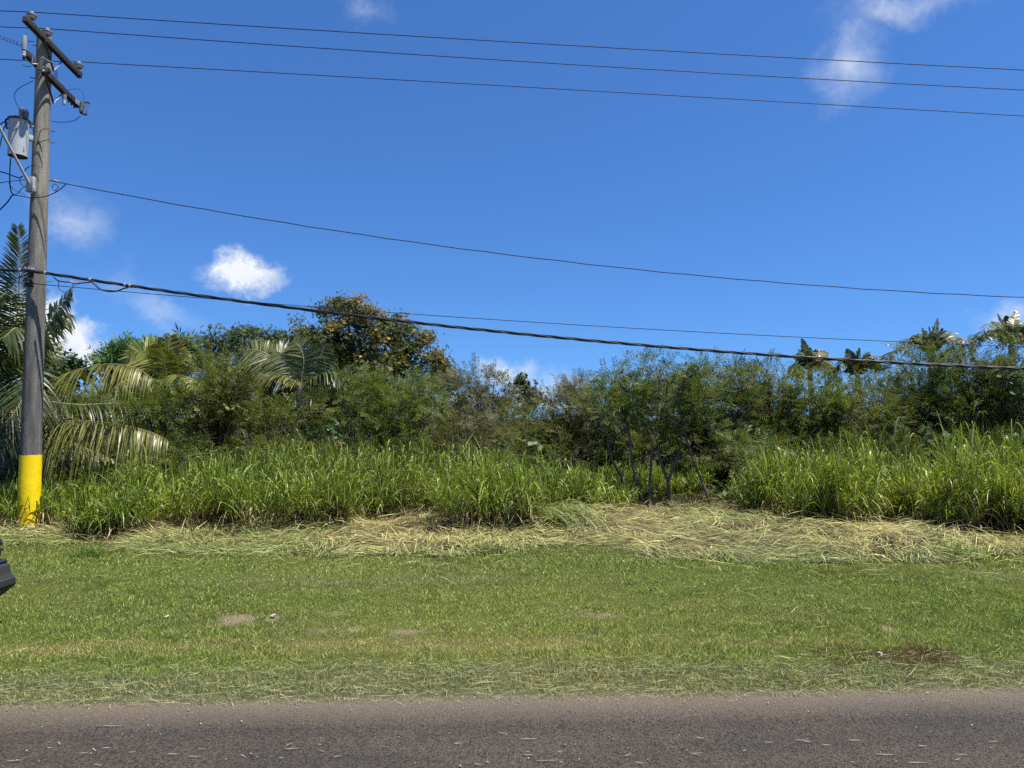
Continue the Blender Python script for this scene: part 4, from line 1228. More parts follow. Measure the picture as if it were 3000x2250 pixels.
YG = ((.105, .125, .024), (.215, .205, .048)); DG = ((.045, .075, .022), (.09, .12, .035)); LG = ((.10, .14, .04), (.20, .22, .08)); DRYF = ((.20, .15, .07), (.30, .23, .12))
MG = ((.08, .115, .03), (.17, .19, .06)); YB = ((.15, .19, .03), (.30, .31, .065))
CP = 'coconut palms'
d1 = 15.2
c1 = at(20, 1130, d1)
palm('coconut_palm', 'large dark coconut palm directly behind the utility pole', CP, (c1[0], d1, 0), c1, d1, [
    ([(45, 960, .1), (60, 820, .2), (40, 690, .2)], dict(L=.75, cols=LG, droop=.15)),
    ([(62, 1000, -.2), (55, 850, -.4), (60, 740, -.6), (52, 668, -.7)], dict(L=.62, cols=DG, droop=.05, upv=(.5, -1, .2), fold=.0, tip=.9, n=70)),
    ([(95, 1020, .1), (140, 945, .0), (180, 890, -.1), (207, 850, -.2)], dict(L=.62, cols=DG, droop=.5, n=80, w=.05, upv=(0, -.8, .6))),
    ([(70, 1040, .3), (150, 960, .3), (190, 915, .2), (196, 950, .1)], dict(L=.45, cols=DG, droop=.9, w=.045)),
    ([(120, 1125, -.2), (220, 1085, -.5), (320, 1066, -.8), (400, 1078, -1.0), (445, 1108, -1.1)], dict(L=.8, cols=YG, droop=1.0, n=66, fold=0, skip=.2)),
    ([(120, 1170, .4), (230, 1185, .7), (330, 1182, 1.0), (420, 1195, 1.2), (500, 1235, 1.4)], dict(L=.62, cols=DG, droop=.8, n=80)),
    ([(140, 1225, -.5), (260, 1233, -.8), (360, 1245, -1.0), (440, 1265, -1.1), (492, 1290, -1.2)], dict(L=.75, cols=YG, droop=1.1, n=85, fold=0)),
    ([(130, 1260, .2), (220, 1300, .3), (330, 1345, .4)], dict(L=.5, cols=LG, droop=.7)),
    ([(-60, 1000, 0), (-100, 880, -.1), (-190, 800, -.2)], dict(L=.8, cols=DG, droop=.3)),
    ([(10, 1010, -.3), (30, 920, -.6), (20, 860, -.9), (-10, 880, -1.1)], dict(L=.8, cols=DG, droop=.6, w=.045)),
    ([(30, 1090, -.5), (60, 1010, -.9), (50, 960, -1.2), (10, 990, -1.5)], dict(L=.85, cols=DG, droop=.8, w=.045)),
    ([(0, 1110, -.6), (-40, 1040, -1.0), (-70, 1080, -1.4)], dict(L=.85, cols=DG, droop=.9, w=.045)),
    ([(40, 1150, -.5), (20, 1130, -1.0), (-10, 1190, -1.4), (-30, 1290, -1.6)], dict(L=.85, cols=DG, droop=.9, w=.045)),
    ([(80, 1140, .2), (110, 1160, .4), (170, 1230, .6), (200, 1330, .7)], dict(L=.7, cols=DG, droop=.9, w=.04)),
    ([(90, 1180, .6), (150, 1210, .9), (260, 1240, 1.2), (330, 1300, 1.3)], dict(L=.7, cols=DG, droop=.9, w=.036)),
    ([(-30, 1020, -.5), (-20, 940, -.9), (0, 870, -1.3), (-20, 830, -1.5)], dict(L=.75, cols=DG, droop=.6)),
    ([(60, 1090, -.6), (90, 1080, -1.0), (70, 1160, -1.5), (20, 1240, -1.8)], dict(L=.75, cols=DG, droop=.8)),
    ([(-40, 1130, -.4), (-120, 1150, -.7), (-200, 1230, -.9)], dict(L=.8, cols=DG, droop=.9)),
    ([(20, 1180, -.6), (-10, 1230, -1.0), (-60, 1330, -1.3)], dict(L=.75, cols=DG, droop=.9)),
    ([(70, 1160, -.5), (60, 1160, -.9), (0, 1185, -1.3), (-80, 1230, -1.6)], dict(L=.8, cols=DRYF, droop=1.0)),
    ([(90, 1190, -.4), (130, 1250, -.7), (150, 1340, -.9)], dict(L=.6, cols=DG, droop=.9)),
    ([(110, 1120, 1.0), (180, 1120, 1.8), (240, 1180, 2.4)], dict(L=.7, cols=DG, droop=.8)),
    ([(100, 1050, .8), (150, 1010, 1.4), (180, 1000, 1.8)], dict(L=.5, cols=LG, droop=.6)),
    ([(60, 1200, .5), (90, 1290, .8), (70, 1380, 1.0)], dict(L=.6, cols=DG, droop=.8)),
], seed=1)
d2 = 17.7
c2_ = at(488, 1120, d2)
palm('coconut_palm', 'yellowish young coconut palm rising from shrubs right of the pole', CP, (c2_[0], d2, 0), c2_, d2, [
    ([(490, 1070), (495, 1010), (500, 985)], dict(L=.55, cols=YB, droop=.05, upv=(0, -1, .2))),
    ([(470, 1060), (430, 1030), (385, 1040), (370, 1065)], dict(L=.75, cols=YB, droop=.3, upv=(0, -1, .6), n=70)),
    ([(460, 1090), (410, 1080), (360, 1090)], dict(L=.5, cols=YB, droop=.6)),
    ([(505, 1080), (525, 1040), (530, 1035), (548, 1052)], dict(L=.4, cols=YB, droop=.4, upv=(0, -1, .3))),
    ([(480, 1060, -.2), (470, 1020, -.4), (455, 1005, -.5)], dict(L=.5, cols=YB, droop=.2, upv=(0, -1, .3))),
    ([(520, 1100, -.3), (550, 1110, -.6), (560, 1140, -.8)], dict(L=.4, cols=YB, droop=.7)),
    ([(440, 1110, -.5), (380, 1110, -.9), (340, 1130, -1.2)], dict(L=.45, cols=LG, droop=.7)),
], trunk_r=.10, seed=2)
d3 = 17.6
c3 = at(880, 1130, d3)
palm('coconut_palm', 'mid sized coconut palm with glossy arching fronds left of the orange tipped tree', CP, (c3[0], d3, 0), c3, d3, [
    ([(800, 1050), (750, 1025), (715, 1030), (705, 1060)], dict(L=.6, cols=MG, droop=.3, upv=(0, -1, .8), n=70)),
    ([(850, 1060), (825, 1035), (800, 1030), (790, 1050)], dict(L=.62, cols=MG, droop=.25, upv=(0, -1, .7), n=70)),
    ([(890, 1060), (880, 1020), (860, 1000)], dict(L=.6, cols=MG, droop=.15, upv=(0, -1, .3))),
    ([(920, 1070), (945, 1030), (950, 1010)], dict(L=.55, cols=DG, droop=.2, upv=(0, -1, .3))),
    ([(840, 1100), (800, 1100), (780, 1150)], dict(L=.6, cols=YG, droop=.6)),
    ([(930, 1100), (975, 1090), (1000, 1120)], dict(L=.55, cols=DG, droop=.6)),
    ([(910, 1150), (930, 1190), (940, 1220)], dict(L=.4, cols=DG, droop=.8)),
    ([(830, 1140), (790, 1170), (770, 1200)], dict(L=.4, cols=DG, droop=.8)),
], trunk_r=.12, seed=3)


def far_palm(label, px, py, h, seed, lean=0.0, dd=44.0, wide=1.0):
    """crown centre at px, py; h = upright frond height in photo pixels"""
    r = random.Random(seed); fr = []
    for k in range(8):                                    # erect young fronds, leaflets close to the stalk
        a = (k - 3.5) * .2 + r.uniform(-.1, .1) + lean
        hh = h * r.uniform(.7, 1.05) * (1 - .25 * abs(k - 3.5) / 3.5)
        z1, z2 = r.uniform(-.5, .5), r.uniform(-1.2, 1.2)
        fr.append(([(px + hh * .5 * math.sin(a), py - hh * .5 * math.cos(a), z1), (px + hh * math.sin(a * 1.3), py - hh * math.cos(a * 1.3), z2)],
                   dict(L=.48, cols=(DG, LG, DG)[k % 3], droop=.2, upv=(r.uniform(-.9, .9), -1, .3), n=36, w=.10, rr=.03, tip=.9, fold=.3)))
    for k in range(6):                                    # older fronds arching out to the sides, ragged and partly dry
        sgn = 1 if k % 2 else -1
        rise = r.uniform(.15, .75); x1 = px + sgn * h * r.uniform(.28, .5) * wide; x2 = px + sgn * h * r.uniform(.65, 1.1) * wide; x3 = px + sgn * h * r.uniform(.9, 1.4) * wide
        y1 = py - h * rise * .8; y2 = py - h * (rise * .8 - r.uniform(.05, .3)); y3 = py + h * r.uniform(-.35, .4)
        fr.append(([(x1, y1, r.uniform(-1, 1)), (x2, y2, r.uniform(-1.5, 1.5)), (x3, y3, r.uniform(-1.8, 1.8))], dict(L=.6, cols=(LG, DRYF, DG, LG)[k % 4], droop=.45, n=44, w=.065, rr=.028, skip=.15, tip=.6)))
    c = at(px, py, dd)
    palm('coconut_palm', label, CP, (c[0], dd, 0), c, dd, fr, trunk_r=.16, seed=seed)


far_palm('smallest far palm, leftmost of the four above the right thicket', 2372, 1080, 88, 11, wide=.62)
far_palm('second far palm, leaning ragged crown just left of the raised frond palm', 2512, 1100, 98, 12, wide=.8)
far_palm('third far palm with two raised bunches of fronds and wide drooping sides', 2728, 1026, 98, 13, wide=1.15)
far_palm('largest far palm with upright dark spear fronds near the right border', 2962, 1010, 110, 14, wide=.95)

# ------------------------------------------------------------------ tall grass behind the verge
def px2x(px, d): return (np.asarray(px, float) - 1500) / FPX * d


SPX = np.array([-500, 0, 320, 345, 420, 1000, 1480, 1540, 1620, 1800, 1880, 1960, 2400, 2800, 2880, 3000, 3500])
SFD = np.array([11.4, 11.4, 11.3, 10.75, 10.5, 10.35, 10.4, 11.0, 11.3, 11.2, 10.3, 10.05, 9.95, 9.95, 10.5, 10.8, 10.8])
SX_ = px2x(SPX, SFD)
SF = lambda x: np.interp(x, SX_, SFD) + .18 * wave(x, x * 0, 51, 2.6, 4)


def mound(x, y):
    e = np.clip((y - SF(x)) / .9, 0, 1); e = e * e * (3 - 2 * e)
    h = .05 * e * (1 + .6 * wave(x, y, 53, 2.2, 4)) + .10 * e * np.clip(wave(x, y, 54, 1.1, 3), 0, 1)
    for px, d, r, a in ((1320, 12.7, .75, .20), (1770, 13.6, .6, .2), (1640, 12.8, .6, .16), (2200, 12.6, .9, .15), (2650, 11.6, .8, .12), (900, 12.2, 1.2, .12), (2420, 11.8, .5, .14), (40, 12.9, .9, .25)):
        h = h + a * np.exp(-((x - px2x(px, d)) / r) ** 2 - ((y - d) / (r * .75)) ** 2)
    thin = np.clip((x - px2x(250, 11)) / .5, 0, 1)
    return h * (.25 + .75 * thin) + .05 * np.clip((y - 13.5) / 1.0, 0, 1)




TPX = np.array([-500, 0, 150, 350, 500, 900, 1000, 1150, 1300, 1450, 1550, 1650, 1720, 1790, 1860, 2000, 2110, 2170, 2250, 2400, 2700, 3000, 3500])
TFD = np.array([12.9, 13.3, 13.0, 12.4, 12.3, 12.4, 12.6, 12.8, 12.8, 12.4, 12.4, 12.7, 13.8, 15.4, 17.0, 17.2, 16.4, 14.0, 12.9, 12.5, 12.1, 11.9, 11.9])
TTY = np.array([1395, 1395, 1390, 1362, 1342, 1318, 1315, 1312, 1305, 1318, 1322, 1332, 1350, 1365, 1375, 1372, 1352, 1345, 1322, 1278, 1290, 1282, 1282])
TX_ = px2x(TPX, TFD)
TZ = np.array([at(1500, y, d + .7)[2] for y, d in zip(TTY, TFD)])
TFDs = lambda x: np.interp(x, TX_, TFD) + .30 * wave(x, x * 0, 41, 1.9, 3)
TZs = lambda x: np.interp(x, TX_, TZ) * 1.08


GA = np.array([.125, .205, .026]); GB = np.array([.33, .40, .055]); GD = np.array([.38, .29, .14]); GBR = np.array([.10, .055, .028])


def grass_mass(name, label, x0, x1, n, depth, seed, nleaf=8):
    rng = np.random.default_rng(seed)
    nt = int((x1 - x0) * depth * 3.2)                     # tussocks
    tx = rng.uniform(x0, x1, nt); tf = rng.random(nt) ** 1.5
    ty = TFDs(tx) + tf * depth + rng.normal(0, .18, nt)
    tr_ = rng.uniform(.14, .34, nt); th_ = np.clip(rng.normal(.95, .19, nt), .5, 1.3) * np.where(tf < .10, rng.uniform(.8, 1.02, nt), 1)
    tl = rng.uniform(0, 2 * np.pi, nt); tm = np.abs(rng.normal(0, .26, nt)); thue = rng.normal(0, .22, nt)
    k = rng.integers(0, nt, n)
    da = rng.uniform(0, 2 * np.pi, n); dr = tr_[k] * np.sqrt(rng.random(n))
    x = tx[k] + np.cos(da) * dr; y = ty[k] + np.sin(da) * dr; f = np.clip((y - TFDs(x)) / depth, 0, 1)
    H = TZs(x) * th_[k] * rng.uniform(.7, 1.05, n)
    H = np.where(rng.random(n) < .035, H * 1.25, H)
    base = np.stack([x, y, mound(x, y) * .6], 1)
    lean = nrm(np.stack([np.cos(tl[k]) * tm[k] + np.cos(da) * dr * .8 + rng.normal(0, .07, n) + .05, np.sin(tl[k]) * tm[k] + np.sin(da) * dr * .8 + rng.normal(0, .07, n) - .26 * (f < .12), np.ones(n)], 1))
    hue = np.clip(.48 + .35 * wave(x, y, 47, 1.3, 3) + thue[k] + .12 * (x > 4.5), 0, 1)
    g = Geo()
    cst = np.array([.20, .20, .07]) * rng.lognormal(0, .2, n)[:, None]
    Wv = nrm(np.stack([rng.normal(size=n), rng.normal(size=n), np.zeros(n)], 1))
    strips(g, base, lean, Wv, H * .85, .010, .03, 1, cst, 'stem')
    for q in range(nleaf):
        u = np.clip((q + rng.uniform(0, 1, n)) / nleaf, 0, 1)
        old = rng.random(n) < np.clip(.85 - u * 1.8, 0, 1) * (.45 + .9 * (f < .15))
        az = rng.uniform(0, 2 * np.pi, n); out = rng.uniform(.12, .68, n) * np.where(u > .8, .55, 1)
        D = nrm(np.stack([np.cos(az) * out, np.sin(az) * out, rng.uniform(.7, 1.0, n)], 1) + lean * .3)
        P0 = base + lean * (H * .70 * u)[:, None]
        Ln = rng.uniform(.48, 1.05, n) * np.where(u > .85, .85, 1) * np.clip(.4 + H * .5, .4, 1.1)
        gv = rng.uniform(.28, 1.05, n) + .4 * old
        W2 = nrm(np.stack([-D[:, 1], D[:, 0], 0 * az], 1) + rng.normal(0, .35, (n, 3)))
        m = np.clip(hue + rng.normal(0, .2, n), 0, 1)[:, None]
        c = GA * (1 - m) + GB * m
        br = (rng.random(n) < .72)[:, None]
        c = np.where(old[:, None], np.where(br, GBR, GD), c)
        pale = (rng.random(n) < .06)[:, None]; c = np.where(pale, np.array([.42, .40, .18]), c)
        c = c * rng.lognormal(0, .24, n)[:, None]
        strips(g, P0, D, W2, Ln, rng.uniform(.013, .030, n), gv, 4, c)
    o = g.build(name, M['grass'], None)
    return tag(o, label, 'grass', None, 'stuff')


grass_mass('tall_grass', 'long stand of tall green grass between the yellow pole and the bare saplings', px2x(60, 13), px2x(1720, 14.5), 4400, 2.6, 201)
grass_mass('tall_grass', 'shorter grass growing in the shade behind the bare saplings', px2x(1715, 14.5), px2x(2180, 17), 1250, 2.2, 202)
grass_mass('tall_grass', 'tallest yellow green grass stand on the right of the saplings', px2x(2165, 14.4), px2x(3250, 12.6), 3100, 2.6, 203)
grass_mass('tall_grass', 'rough grass on the far left behind the yellow pole base', px2x(-350, 13), px2x(62, 13), 900, 2.2, 204)

# ------------------------------------------------------------------ cut grass lying along the verge
rng = np.random.default_rng(301)
mx = np.arange(px2x(-350, 11.5), px2x(3350, 11.5), .07); my = np.arange(9.6, 17.6, .07)
X, Y = np.meshgrid(mx, my); xf, yf = X.ravel(), Y.ravel()
hz_ = mound(xf, yf); inside = yf > SF(xf) + .12
zz = np.where(inside, hz_ + .004, -.03)
nx, ny = len(mx), len(my)
i, j = np.meshgrid(np.arange(nx - 1), np.arange(ny - 1)); a = (j * nx + i).ravel()
g = Geo(); w_ = np.clip(.5 + .9 * wave(xf, yf, 57, 7, 4), 0, 1)[:, None]; cst = np.array([.05, .038, .022]) * (1 - w_) + np.array([.20, .17, .08]) * w_  # dark blotches paint shaded gaps between the straws into the base
thinl = np.clip((xf - px2x(330, 11)) / .4, 0, 1)[:, None]
zz = np.where(xf < px2x(345, 10.8), np.where(yf > 12.6, zz, -.03), zz)
g.add(np.stack([xf, yf, zz], 1), np.stack([a, a + 1, a + nx + 1, a + nx], 1), None, cst)

n = 52000
x = rng.uniform(mx[0], mx[-1], n); f = rng.random(n) ** 1.15 - .10 * (rng.random(n) < .12) * rng.exponential(1.0, n)
back = np.clip(np.interp(x, TX_, TFD) + .5, 12, 16.5)
y = SF(x) + f * (back - SF(x))
keep = (x > px2x(330, 10.9)) | (rng.random(n) < .33); keep &= ~((x > px2x(1530, 11)) & (x < px2x(1840, 11)) & (y < 11.8) & (rng.random(n) < .55))
x, y = x[keep], y[keep]; n = len(x)
z = mound(x, y) + rng.exponential(.035, n) + .006
th = 2.2 * wave(x, y, 61, 1.3, 3) + rng.normal(0, .5, n)
th = th + np.where(rng.random(n) < .5, math.pi, 0)
el = rng.normal(.10, .16, n) + np.where(rng.random(n) < .04, .4, 0)
D = np.stack([np.cos(th) * np.cos(el), np.sin(th) * .8 * np.cos(el), np.sin(el)], 1); D = nrm(D)
Wv = nrm(np.stack([-D[:, 1], D[:, 0], rng.normal(0, .35, n)], 1))
Ln = rng.uniform(.12, .46, n) * np.where(rng.random(n) < .12, 1.7, 1)
kind = rng.random(n) + .22 * wave(x, y, 63, .9, 3)
green = np.clip((y - SF(x) < .5) * .28 + .5 * wave(x, y, 65, .8, 3) + .2 + .10 * (x > 3), 0, 1)
c = np.where((kind < .13)[:, None], np.array([.17, .095, .055]), np.where((kind < .30)[:, None], np.array([.30, .22, .12]), np.where((kind < .75)[:, None], np.array([.56, .50, .225]), np.array([.47, .48, .19]))))
gm_ = rng.random(n) < green; c[gm_] = np.array([.27, .32, .11])
c = c * rng.lognormal(0, .3, n)[:, None]
strips(g, np.stack([x, y, z], 1) - D * (Ln * .5)[:, None] * [1, 1, 0], D, Wv, Ln, rng.uniform(.005, .014, n), rng.uniform(.0, .45, n), 2, c)
tag(g.build('cut_grass', M['straw'], None), 'pale dry cut grass lying in a swath before the tall grass', 'cut grass', None, 'stuff')

# ------------------------------------------------------------------ lawn blades
rng = np.random.default_rng(401)
n = 640000
y = 1 / rng.uniform(1 / 12.6, 1 / 4.9, n)
x = rng.uniform(-1, 1, n) * (y * .74 + .9)
edge = road_edge(x)
keep = y > edge - .02 - rng.exponential(.015, n)
keep &= y < np.where(x < px2x(345, 11), 13.2, SF(x) + .5)
c, so = lawn_colour(x, y, rng)
keep &= rng.random(n) > np.clip(so * 1.2, 0, .85)
keep &= rng.random(n) > np.clip((edge + .16 - y) / .22, 0, .8)
x, y, c = x[keep], y[keep], c[keep]; n = len(x)
tuft = wave(x, y, 71, 9, 3); big = wave(x, y, 72, 2.2, 3)
hgt = rng.uniform(.010, .030, n) * np.clip(1 + .5 * tuft + .3 * big, .6, 1.9) * np.clip((y - road_edge(x)) / .5 + .45, .45, 1.0) * np.where(y > 9.6, 1.3, 1)
az = rng.uniform(0, 2 * np.pi, n); ln = rng.uniform(.1, 1.3, n)
wd_ = rng.uniform(.0020, .0046, n) * np.clip(y / 6.5, .8, 1.6)
wa = rng.uniform(0, np.pi, n)
b0 = np.stack([x, y, np.full(n, -.004)], 1); b0[:, 2] += .012 * wave(x, y, 21, 1.2, 3) * np.clip((y - 5.6) / 1.0, 0, 1)
wv = np.stack([np.cos(wa), np.sin(wa), 0 * wa], 1) * wd_[:, None]
tip = b0 + np.stack([np.cos(az) * ln, np.sin(az) * ln, np.ones(n)], 1) * (hgt * 1.15)[:, None]
V = np.stack([b0 - wv, b0 + wv, tip], 1).reshape(-1, 3)
g = Geo().add(V, None, np.arange(3 * n).reshape(-1, 3), np.repeat(c, 3, 0))
tag(g.build('lawn_grass', M['lawn'], None), 'short mown grass of the roadside verge', 'grass', None, 'stuff')

# loose clippings blown over the verge and onto the road edge
n = 5200
y = np.concatenate([rng.uniform(5.13, 6.0, 3400), rng.uniform(5.2, 10.6, 1800)]); x = rng.uniform(-1, 1, n) * (y * .74 + .6)
y = y + ROAD_SLOPE * x
th = rng.normal(0, .7, n); D = nrm(np.stack([np.cos(th), np.sin(th), rng.normal(.03, .08, n)], 1))
Wv = nrm(np.stack([-D[:, 1], D[:, 0], rng.normal(0, .3, n)], 1))
z = np.where(y > road_edge(x), rng.uniform(.018, .032, n), .022)
c = np.where((rng.random(n) < .55)[:, None], np.array([.42, .40, .22]), np.array([.27, .31, .16])) * rng.lognormal(0, .2, n)[:, None]
g = Geo(); strips(g, np.stack([x, y, z], 1), D, Wv, rng.uniform(.03, .16, n) * np.where(rng.random(n) < .1, 1.8, 1), rng.uniform(.002, .0045, n), .03, 2, c)
# strays on the asphalt
spots = [(285, 2135, .17, -.05), (230, 2218, .06, .2), (300, 2202, .05, 0), (490, 2220, .06, .05), (555, 2227, .06, 0), (705, 2222, .05, -.6), (835, 2205, .08, .15), (580, 2205, .04, 0),
         (1460, 2157, .06, -.2), (1525, 2175, .09, 0), (1535, 2222, .05, 0), (1570, 2240, .14, .05), (2135, 2063, .05, .1), (2240, 2185, .05, 0), (2330, 2178, .08, -.1), (2355, 2183, .05, 0),
         (2485, 2179, .08, 0), (2565, 2220, .11, -.1), (2690, 2196, .05, 0), (2805, 2221, .06, 0), (2900, 2183, .05, .05), (2660, 2245, .10, 0), (2410, 2193, .05, 0), (2030, 2217, .06, 0), (20, 2240, .08, .1), (170, 2185, .04, -.7), (1330, 2190, .05, .3)]
for k in range(22): spots.append((rng.uniform(0, 3000), 2250 - rng.exponential(45), rng.uniform(.02, .06), rng.normal(0, .5)))
P0 = np.array([ground_at(p[0], min(p[1], 2300)) for p in spots]); P0[:, 2] = .023
th = np.array([p[3] for p in spots]); D = np.stack([np.cos(th), np.sin(th), 0 * th], 1); Wv = np.stack([-D[:, 1], D[:, 0], 0 * th], 1)
strips(g, P0, D, Wv, np.array([p[2] for p in spots]) * 1.15, .0045, .0, 3, np.array([.55, .52, .36]) * rng.lognormal(0, .12, len(spots))[:, None])
tag(g.build('clippings', M['straw'], None), 'loose dry clippings scattered over the verge and road', 'clippings', None, 'stuff')

# pebbles along the asphalt edge and on the road
n = 2600
x = rng.uniform(-4.6, 4.9, n); on = rng.random(n) < .45
y = np.where(on, road_edge(x) - rng.exponential(.09, n) + .05, road_edge(x) - rng.uniform(.1, 2.6, n) ** 1.0)
s_ = rng.uniform(.0018, .0045, n) * np.where(rng.random(n) < .06, 2.0, 1)
oc = np.array([(1, 0, 0), (0, 1, 0), (-1, 0, 0), (0, -1, 0), (0, 0, .8), (0, 0, -.6)])
V = oc[None] * s_[:, None, None] * rng.uniform(.7, 1.3, (n, 6, 1)) + np.stack([x, y, .016 + .0 * x + s_ * .4], 1)[:, None]
tf = np.array([(0, 1, 4), (1, 2, 4), (2, 3, 4), (3, 0, 4), (1, 0, 5), (2, 1, 5), (3, 2, 5), (0, 3, 5)])
c = np.where((rng.random(n) < .75)[:, None], np.array([.5, .46, .40]), np.array([.26, .21, .17])) * rng.lognormal(0, .25, n)[:, None]
g = Geo().add(V.reshape(-1, 3), None, (np.arange(n)[:, None, None] * 6 + tf[None]).reshape(-1, 3), np.repeat(c, 6, 0))
tag(g.build('gravel', M['straw'], None), 'small pale stones along the edge of the asphalt', 'gravel', None, 'stuff')

# ------------------------------------------------------------------ single tufts, weeds, litter
def tuft_obj(name, label, px, py, n, L, spread, cols, seed, grav=(.3, .9), w=.012, group=None, sway=(0, 0), z0=0.0):
    rng = np.random.default_rng(seed); b = ground_at(px, py)
    base = np.stack([b[0] + rng.normal(0, spread * .35, n), b[1] + rng.normal(0, spread * .25, n), np.full(n, 0.0)], 1)
    base[:, 2] = mound(base[:, 0], base[:, 1]) + z0
    az = rng.uniform(0, 2 * np.pi, n); o_ = rng.uniform(.1, .8, n)
    D = nrm(np.stack([np.cos(az) * o_ + sway[0], np.sin(az) * o_ + sway[1], np.ones(n)], 1))
    Wv = nrm(np.stack([-D[:, 1], D[:, 0], 0 * az], 1) + rng.normal(0, .2, (n, 3)))
    m = rng.random(n)[:, None]; c = (np.asarray(cols[0]) * (1 - m) + np.asarray(cols[1]) * m) * rng.lognormal(0, .2, n)[:, None]
    g = Geo(); strips(g, base, D, Wv, rng.uniform(.5, 1.1, n) * L, w, rng.uniform(grav[0], grav[1], n), 4, c)
    o = g.build(name, M['grass'], None)
    o.data.transform(__import__('mathutils').Matrix.Translation((-b[0], -b[1], 0))); o.location = (b[0], b[1], 0)
    if n >= 300 and spread >= .7: o['kind'] = 'stuff'
    return tag(o, label, 'grass tuft' if name == 'grass_tuft' else 'weed' if name == 'weed' else 'grass clump', group)


TG = 'tufts along the edge of the mown verge'
GR = ((.09, .17, .03), (.17, .25, .05)); SL = ((.20, .24, .13), (.33, .36, .22))
tuft_obj('grass_tuft', 'bright green tuft on the lawn right of the pole base', 268, 1628, 420, .30, .42, GR, 1, group=TG, w=.009)
tuft_obj('grass_tuft', 'wispy green tuft at the front of the straw, left of the low weeds', 1440, 1622, 200, .36, .36, ((.14, .20, .06), (.26, .29, .12)), 2, group=TG)
tuft_obj('grass_tuft', 'large light green tuft by the straw near the right border', 2835, 1640, 260, .42, .44, ((.15, .22, .05), (.26, .31, .10)), 3, group=TG, w=.013)
tuft_obj('grass_tuft', 'silvery drooping tuft on the straw at right', 2685, 1640, 170, .4, .26, SL, 4, (.7, 1.4), group=TG, w=.014)
tuft_obj('grass_tuft', 'dark olive tuft on the straw above the silvery one', 2720, 1608, 260, .36, .42, ((.07, .10, .04), (.16, .17, .08)), 55, (.5, 1.2), group=TG, w=.01)
tuft_obj('grass_tuft', 'broken pale stalks standing from the straw right of centre', 2440, 1650, 34, .42, .55, ((.26, .30, .12), (.42, .40, .22)), 6, (.1, .6), group=TG, w=.012, sway=(-.4, 0))
tuft_obj('grass_tuft', 'green tuft under the broken pale stalks', 2370, 1640, 220, .17, .7, GR, 7, group=TG, w=.009)
tuft_obj('grass_tuft', 'long flattened green tuft right of the low weeds', 2200, 1645, 300, .19, .95, ((.10, .17, .045), (.20, .25, .10)), 8, (.4, 1.2), group=TG, w=.009, sway=(.5, 0))
tuft_obj('grass_tuft', 'broad low green patch in the break between the two straw swaths', 1715, 1625, 900, .17, 2.4, ((.10, .15, .035), (.24, .28, .09)), 41, (.4, 1.2), group=TG, w=.012)
tuft_obj('grass_tuft', 'low green patch just left of the break in the straw', 1575, 1618, 320, .16, 1.0, ((.10, .15, .04), (.25, .28, .10)), 42, (.4, 1.2), group=TG, w=.012)
tuft_obj('grass_tuft', 'small dark green tuft at the straw front near the middle', 1320, 1640, 260, .13, .5, ((.07, .11, .025), (.15, .19, .05)), 43, (.5, 1.3), group=TG, w=.012)
tuft_obj('grass_tuft', 'short green fringe at the front of the left straw', 560, 1640, 300, .12, 1.4, ((.09, .14, .03), (.19, .22, .06)), 44, (.4, 1.1), group=TG, w=.010)
tuft_obj('grass_tuft', 'sparse stalks at the foot of the yellow pole', 165, 1548, 70, .3, .2, ((.20, .20, .10), (.35, .30, .17)), 19, (.2, .8), group=TG, w=.008)
tuft_obj('grass_clump', 'pale tall clump bent at the left end of the mound', 925, 1560, 90, 1.1, .25, ((.20, .25, .10), (.34, .36, .18)), 10, (.1, .7), w=.016)
tuft_obj('grass_clump', 'dry bundle of stalks leaning out by the left of the straw', 420, 1560, 40, .75, .15, ((.33, .28, .15), (.46, .38, .22)), 11, (.1, .4), w=.012, sway=(.7, 0))
tuft_obj('grass_clump', 'flopped pale green clump hanging over the straw beside the gap', 1600, 1560, 420, 1.3, .8, ((.20, .26, .08), (.40, .42, .18)), 12, (.65, 1.15), w=.015, sway=(.9, -.25), z0=.08)
tuft_obj('grass_clump', 'dark rust brown dead clump behind the peaked straw heap', 1200, 1545, 320, .75, .6, ((.09, .05, .03), (.20, .13, .07)), 16, (.4, 1.1), w=.012)
tuft_obj('grass_clump', 'brown dead stalks in the shade of the bare saplings', 2050, 1495, 260, .7, .6, ((.08, .05, .03), (.22, .15, .08)), 17, (.3, 1.0), w=.012)
tuft_obj('grass_clump', 'small peaked heap of straw stalks left of the flopped clump', 1370, 1560, 150, .75, .35, ((.36, .34, .18), (.52, .46, .26)), 13, (.5, 1.0), w=.012, sway=(-.2, -.2))
tuft_obj('grass_clump', 'rust brown dead clump under the grass on the right', 2500, 1555, 240, .7, .45, ((.12, .065, .04), (.24, .15, .09)), 14, (.4, 1.1), w=.012)
tuft_obj('grass_clump', 'hanging dead straw clump at the front of the right grass stand', 2640, 1550, 130, .9, .4, ((.30, .25, .14), (.44, .36, .2)), 15, (.5, 1.2), w=.012)


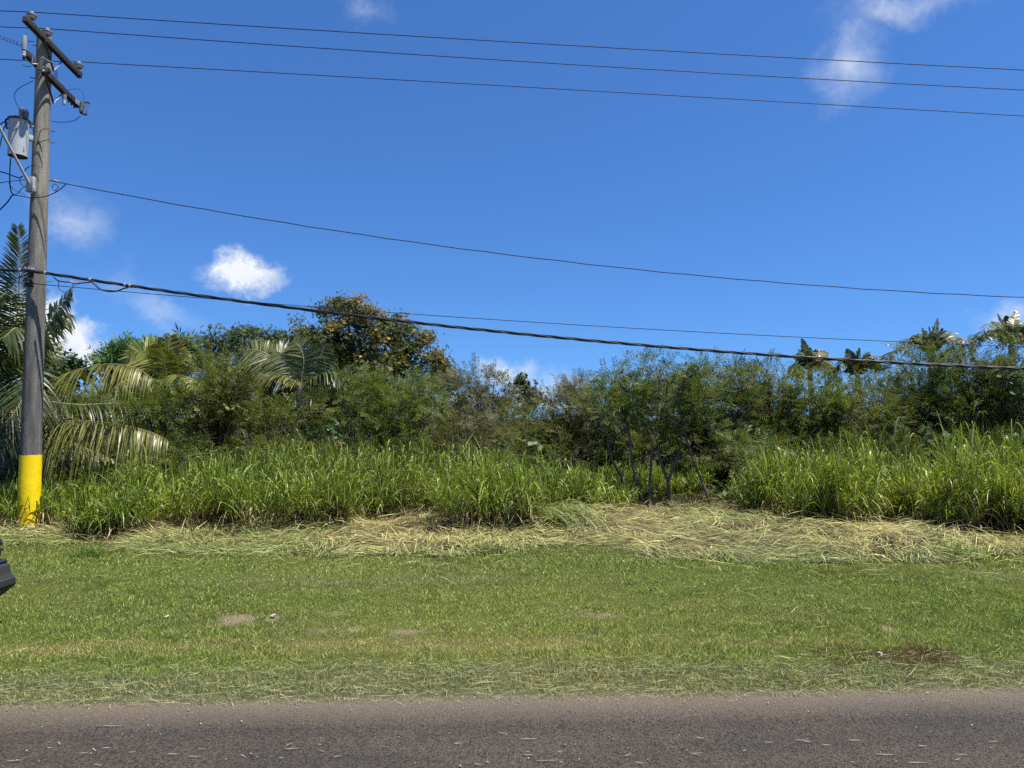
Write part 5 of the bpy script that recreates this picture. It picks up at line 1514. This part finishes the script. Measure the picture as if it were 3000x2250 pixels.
def weed(label, px, py, n, rx, h, cols, seed):
    rng = np.random.default_rng(seed); b = ground_at(px, py); k = b[1] / FPX
    root = empty('weed', b, label, 'weed', 'low leafy weeds in the straw')
    P = np.stack([b[0] + rng.normal(0, rx * k * .5, n), b[1] + rng.normal(0, .16, n), np.abs(rng.normal(0, h, n)) + .01], 1)
    D = nrm(rng.normal(size=(n, 3)) + [0, 0, .5]); Nn = nrm(rng.normal(0, .5, (n, 3)) + [0, 0, 1])
    m = rng.random(n)[:, None]; c = (np.asarray(cols[0]) * (1 - m) + np.asarray(cols[1]) * m) * rng.lognormal(0, .2, n)[:, None]
    g = Geo(); scatter(g, BROAD[0][0], BROAD[0][1], P, frames(D, Nn), rng.uniform(.25, .55, n), c)
    tag(g.build('leaves', M['gloss_leaf'], root), kind='stuff')
    gs = Geo()
    for q in P[:: max(1, n // 24)]:
        gs.tube([[b[0] + (q[0] - b[0]) * .7, q[1], -.01], q], .003, 4)
    gs.build('stem', M['bark'], root, col=False)


weed('weeds in the shadow at the foot of the grass near the pole', 270, 1545, 320, 90, .16, ((.05, .08, .025), (.12, .14, .05)), 35)

M['white_stone'] = noisy_mat('white_chip', (.28, .25, .19), (.38, .35, .28), 30, .8)


def chip(name, label, cat, px, py, size, seed, h=.35):
    b = ground_at(px, py); bm = bmesh.new(); r = random.Random(seed)
    bmesh.ops.create_icosphere(bm, subdivisions=2, radius=1)
    for v in bm.verts:
        k = r.uniform(.75, 1.15); v.co = (v.co.x * size[0] * k, v.co.y * size[1] * k, v.co.z * size[0] * h * k)
    me = bpy.data.meshes.new(name); bm.to_mesh(me); bm.free(); me.materials.append(M['white_stone'])
    o = bpy.data.objects.new(name, me); COL.objects.link(o); o.location = (b[0], b[1], .028); o.rotation_euler = (r.uniform(-.3, .3), r.uniform(-.3, .3), r.uniform(0, 3))
    tag(o, label, cat)


chip('stone', 'small white stone lying in the brown patch of lawn', 'stone', 2578, 1926, (.024, .02), 1, .8)
chip('stone', 'whitish rubble lump in the bare soil patch left of centre', 'stone', 800, 1812, (.04, .03), 2)
chip('stone', 'flat pale stone at the left end of the bare soil patches', 'stone', 490, 1813, (.026, .015), 3, .25)
chip('stone', 'white scrap at the front of the straw swath', 'litter', 1162, 1624, (.05, .03), 4, .35)
chip('stone', 'white scrap on thin straw beside the green tuft by the pole', 'litter', 265, 1573, (.07, .03), 5, .2)
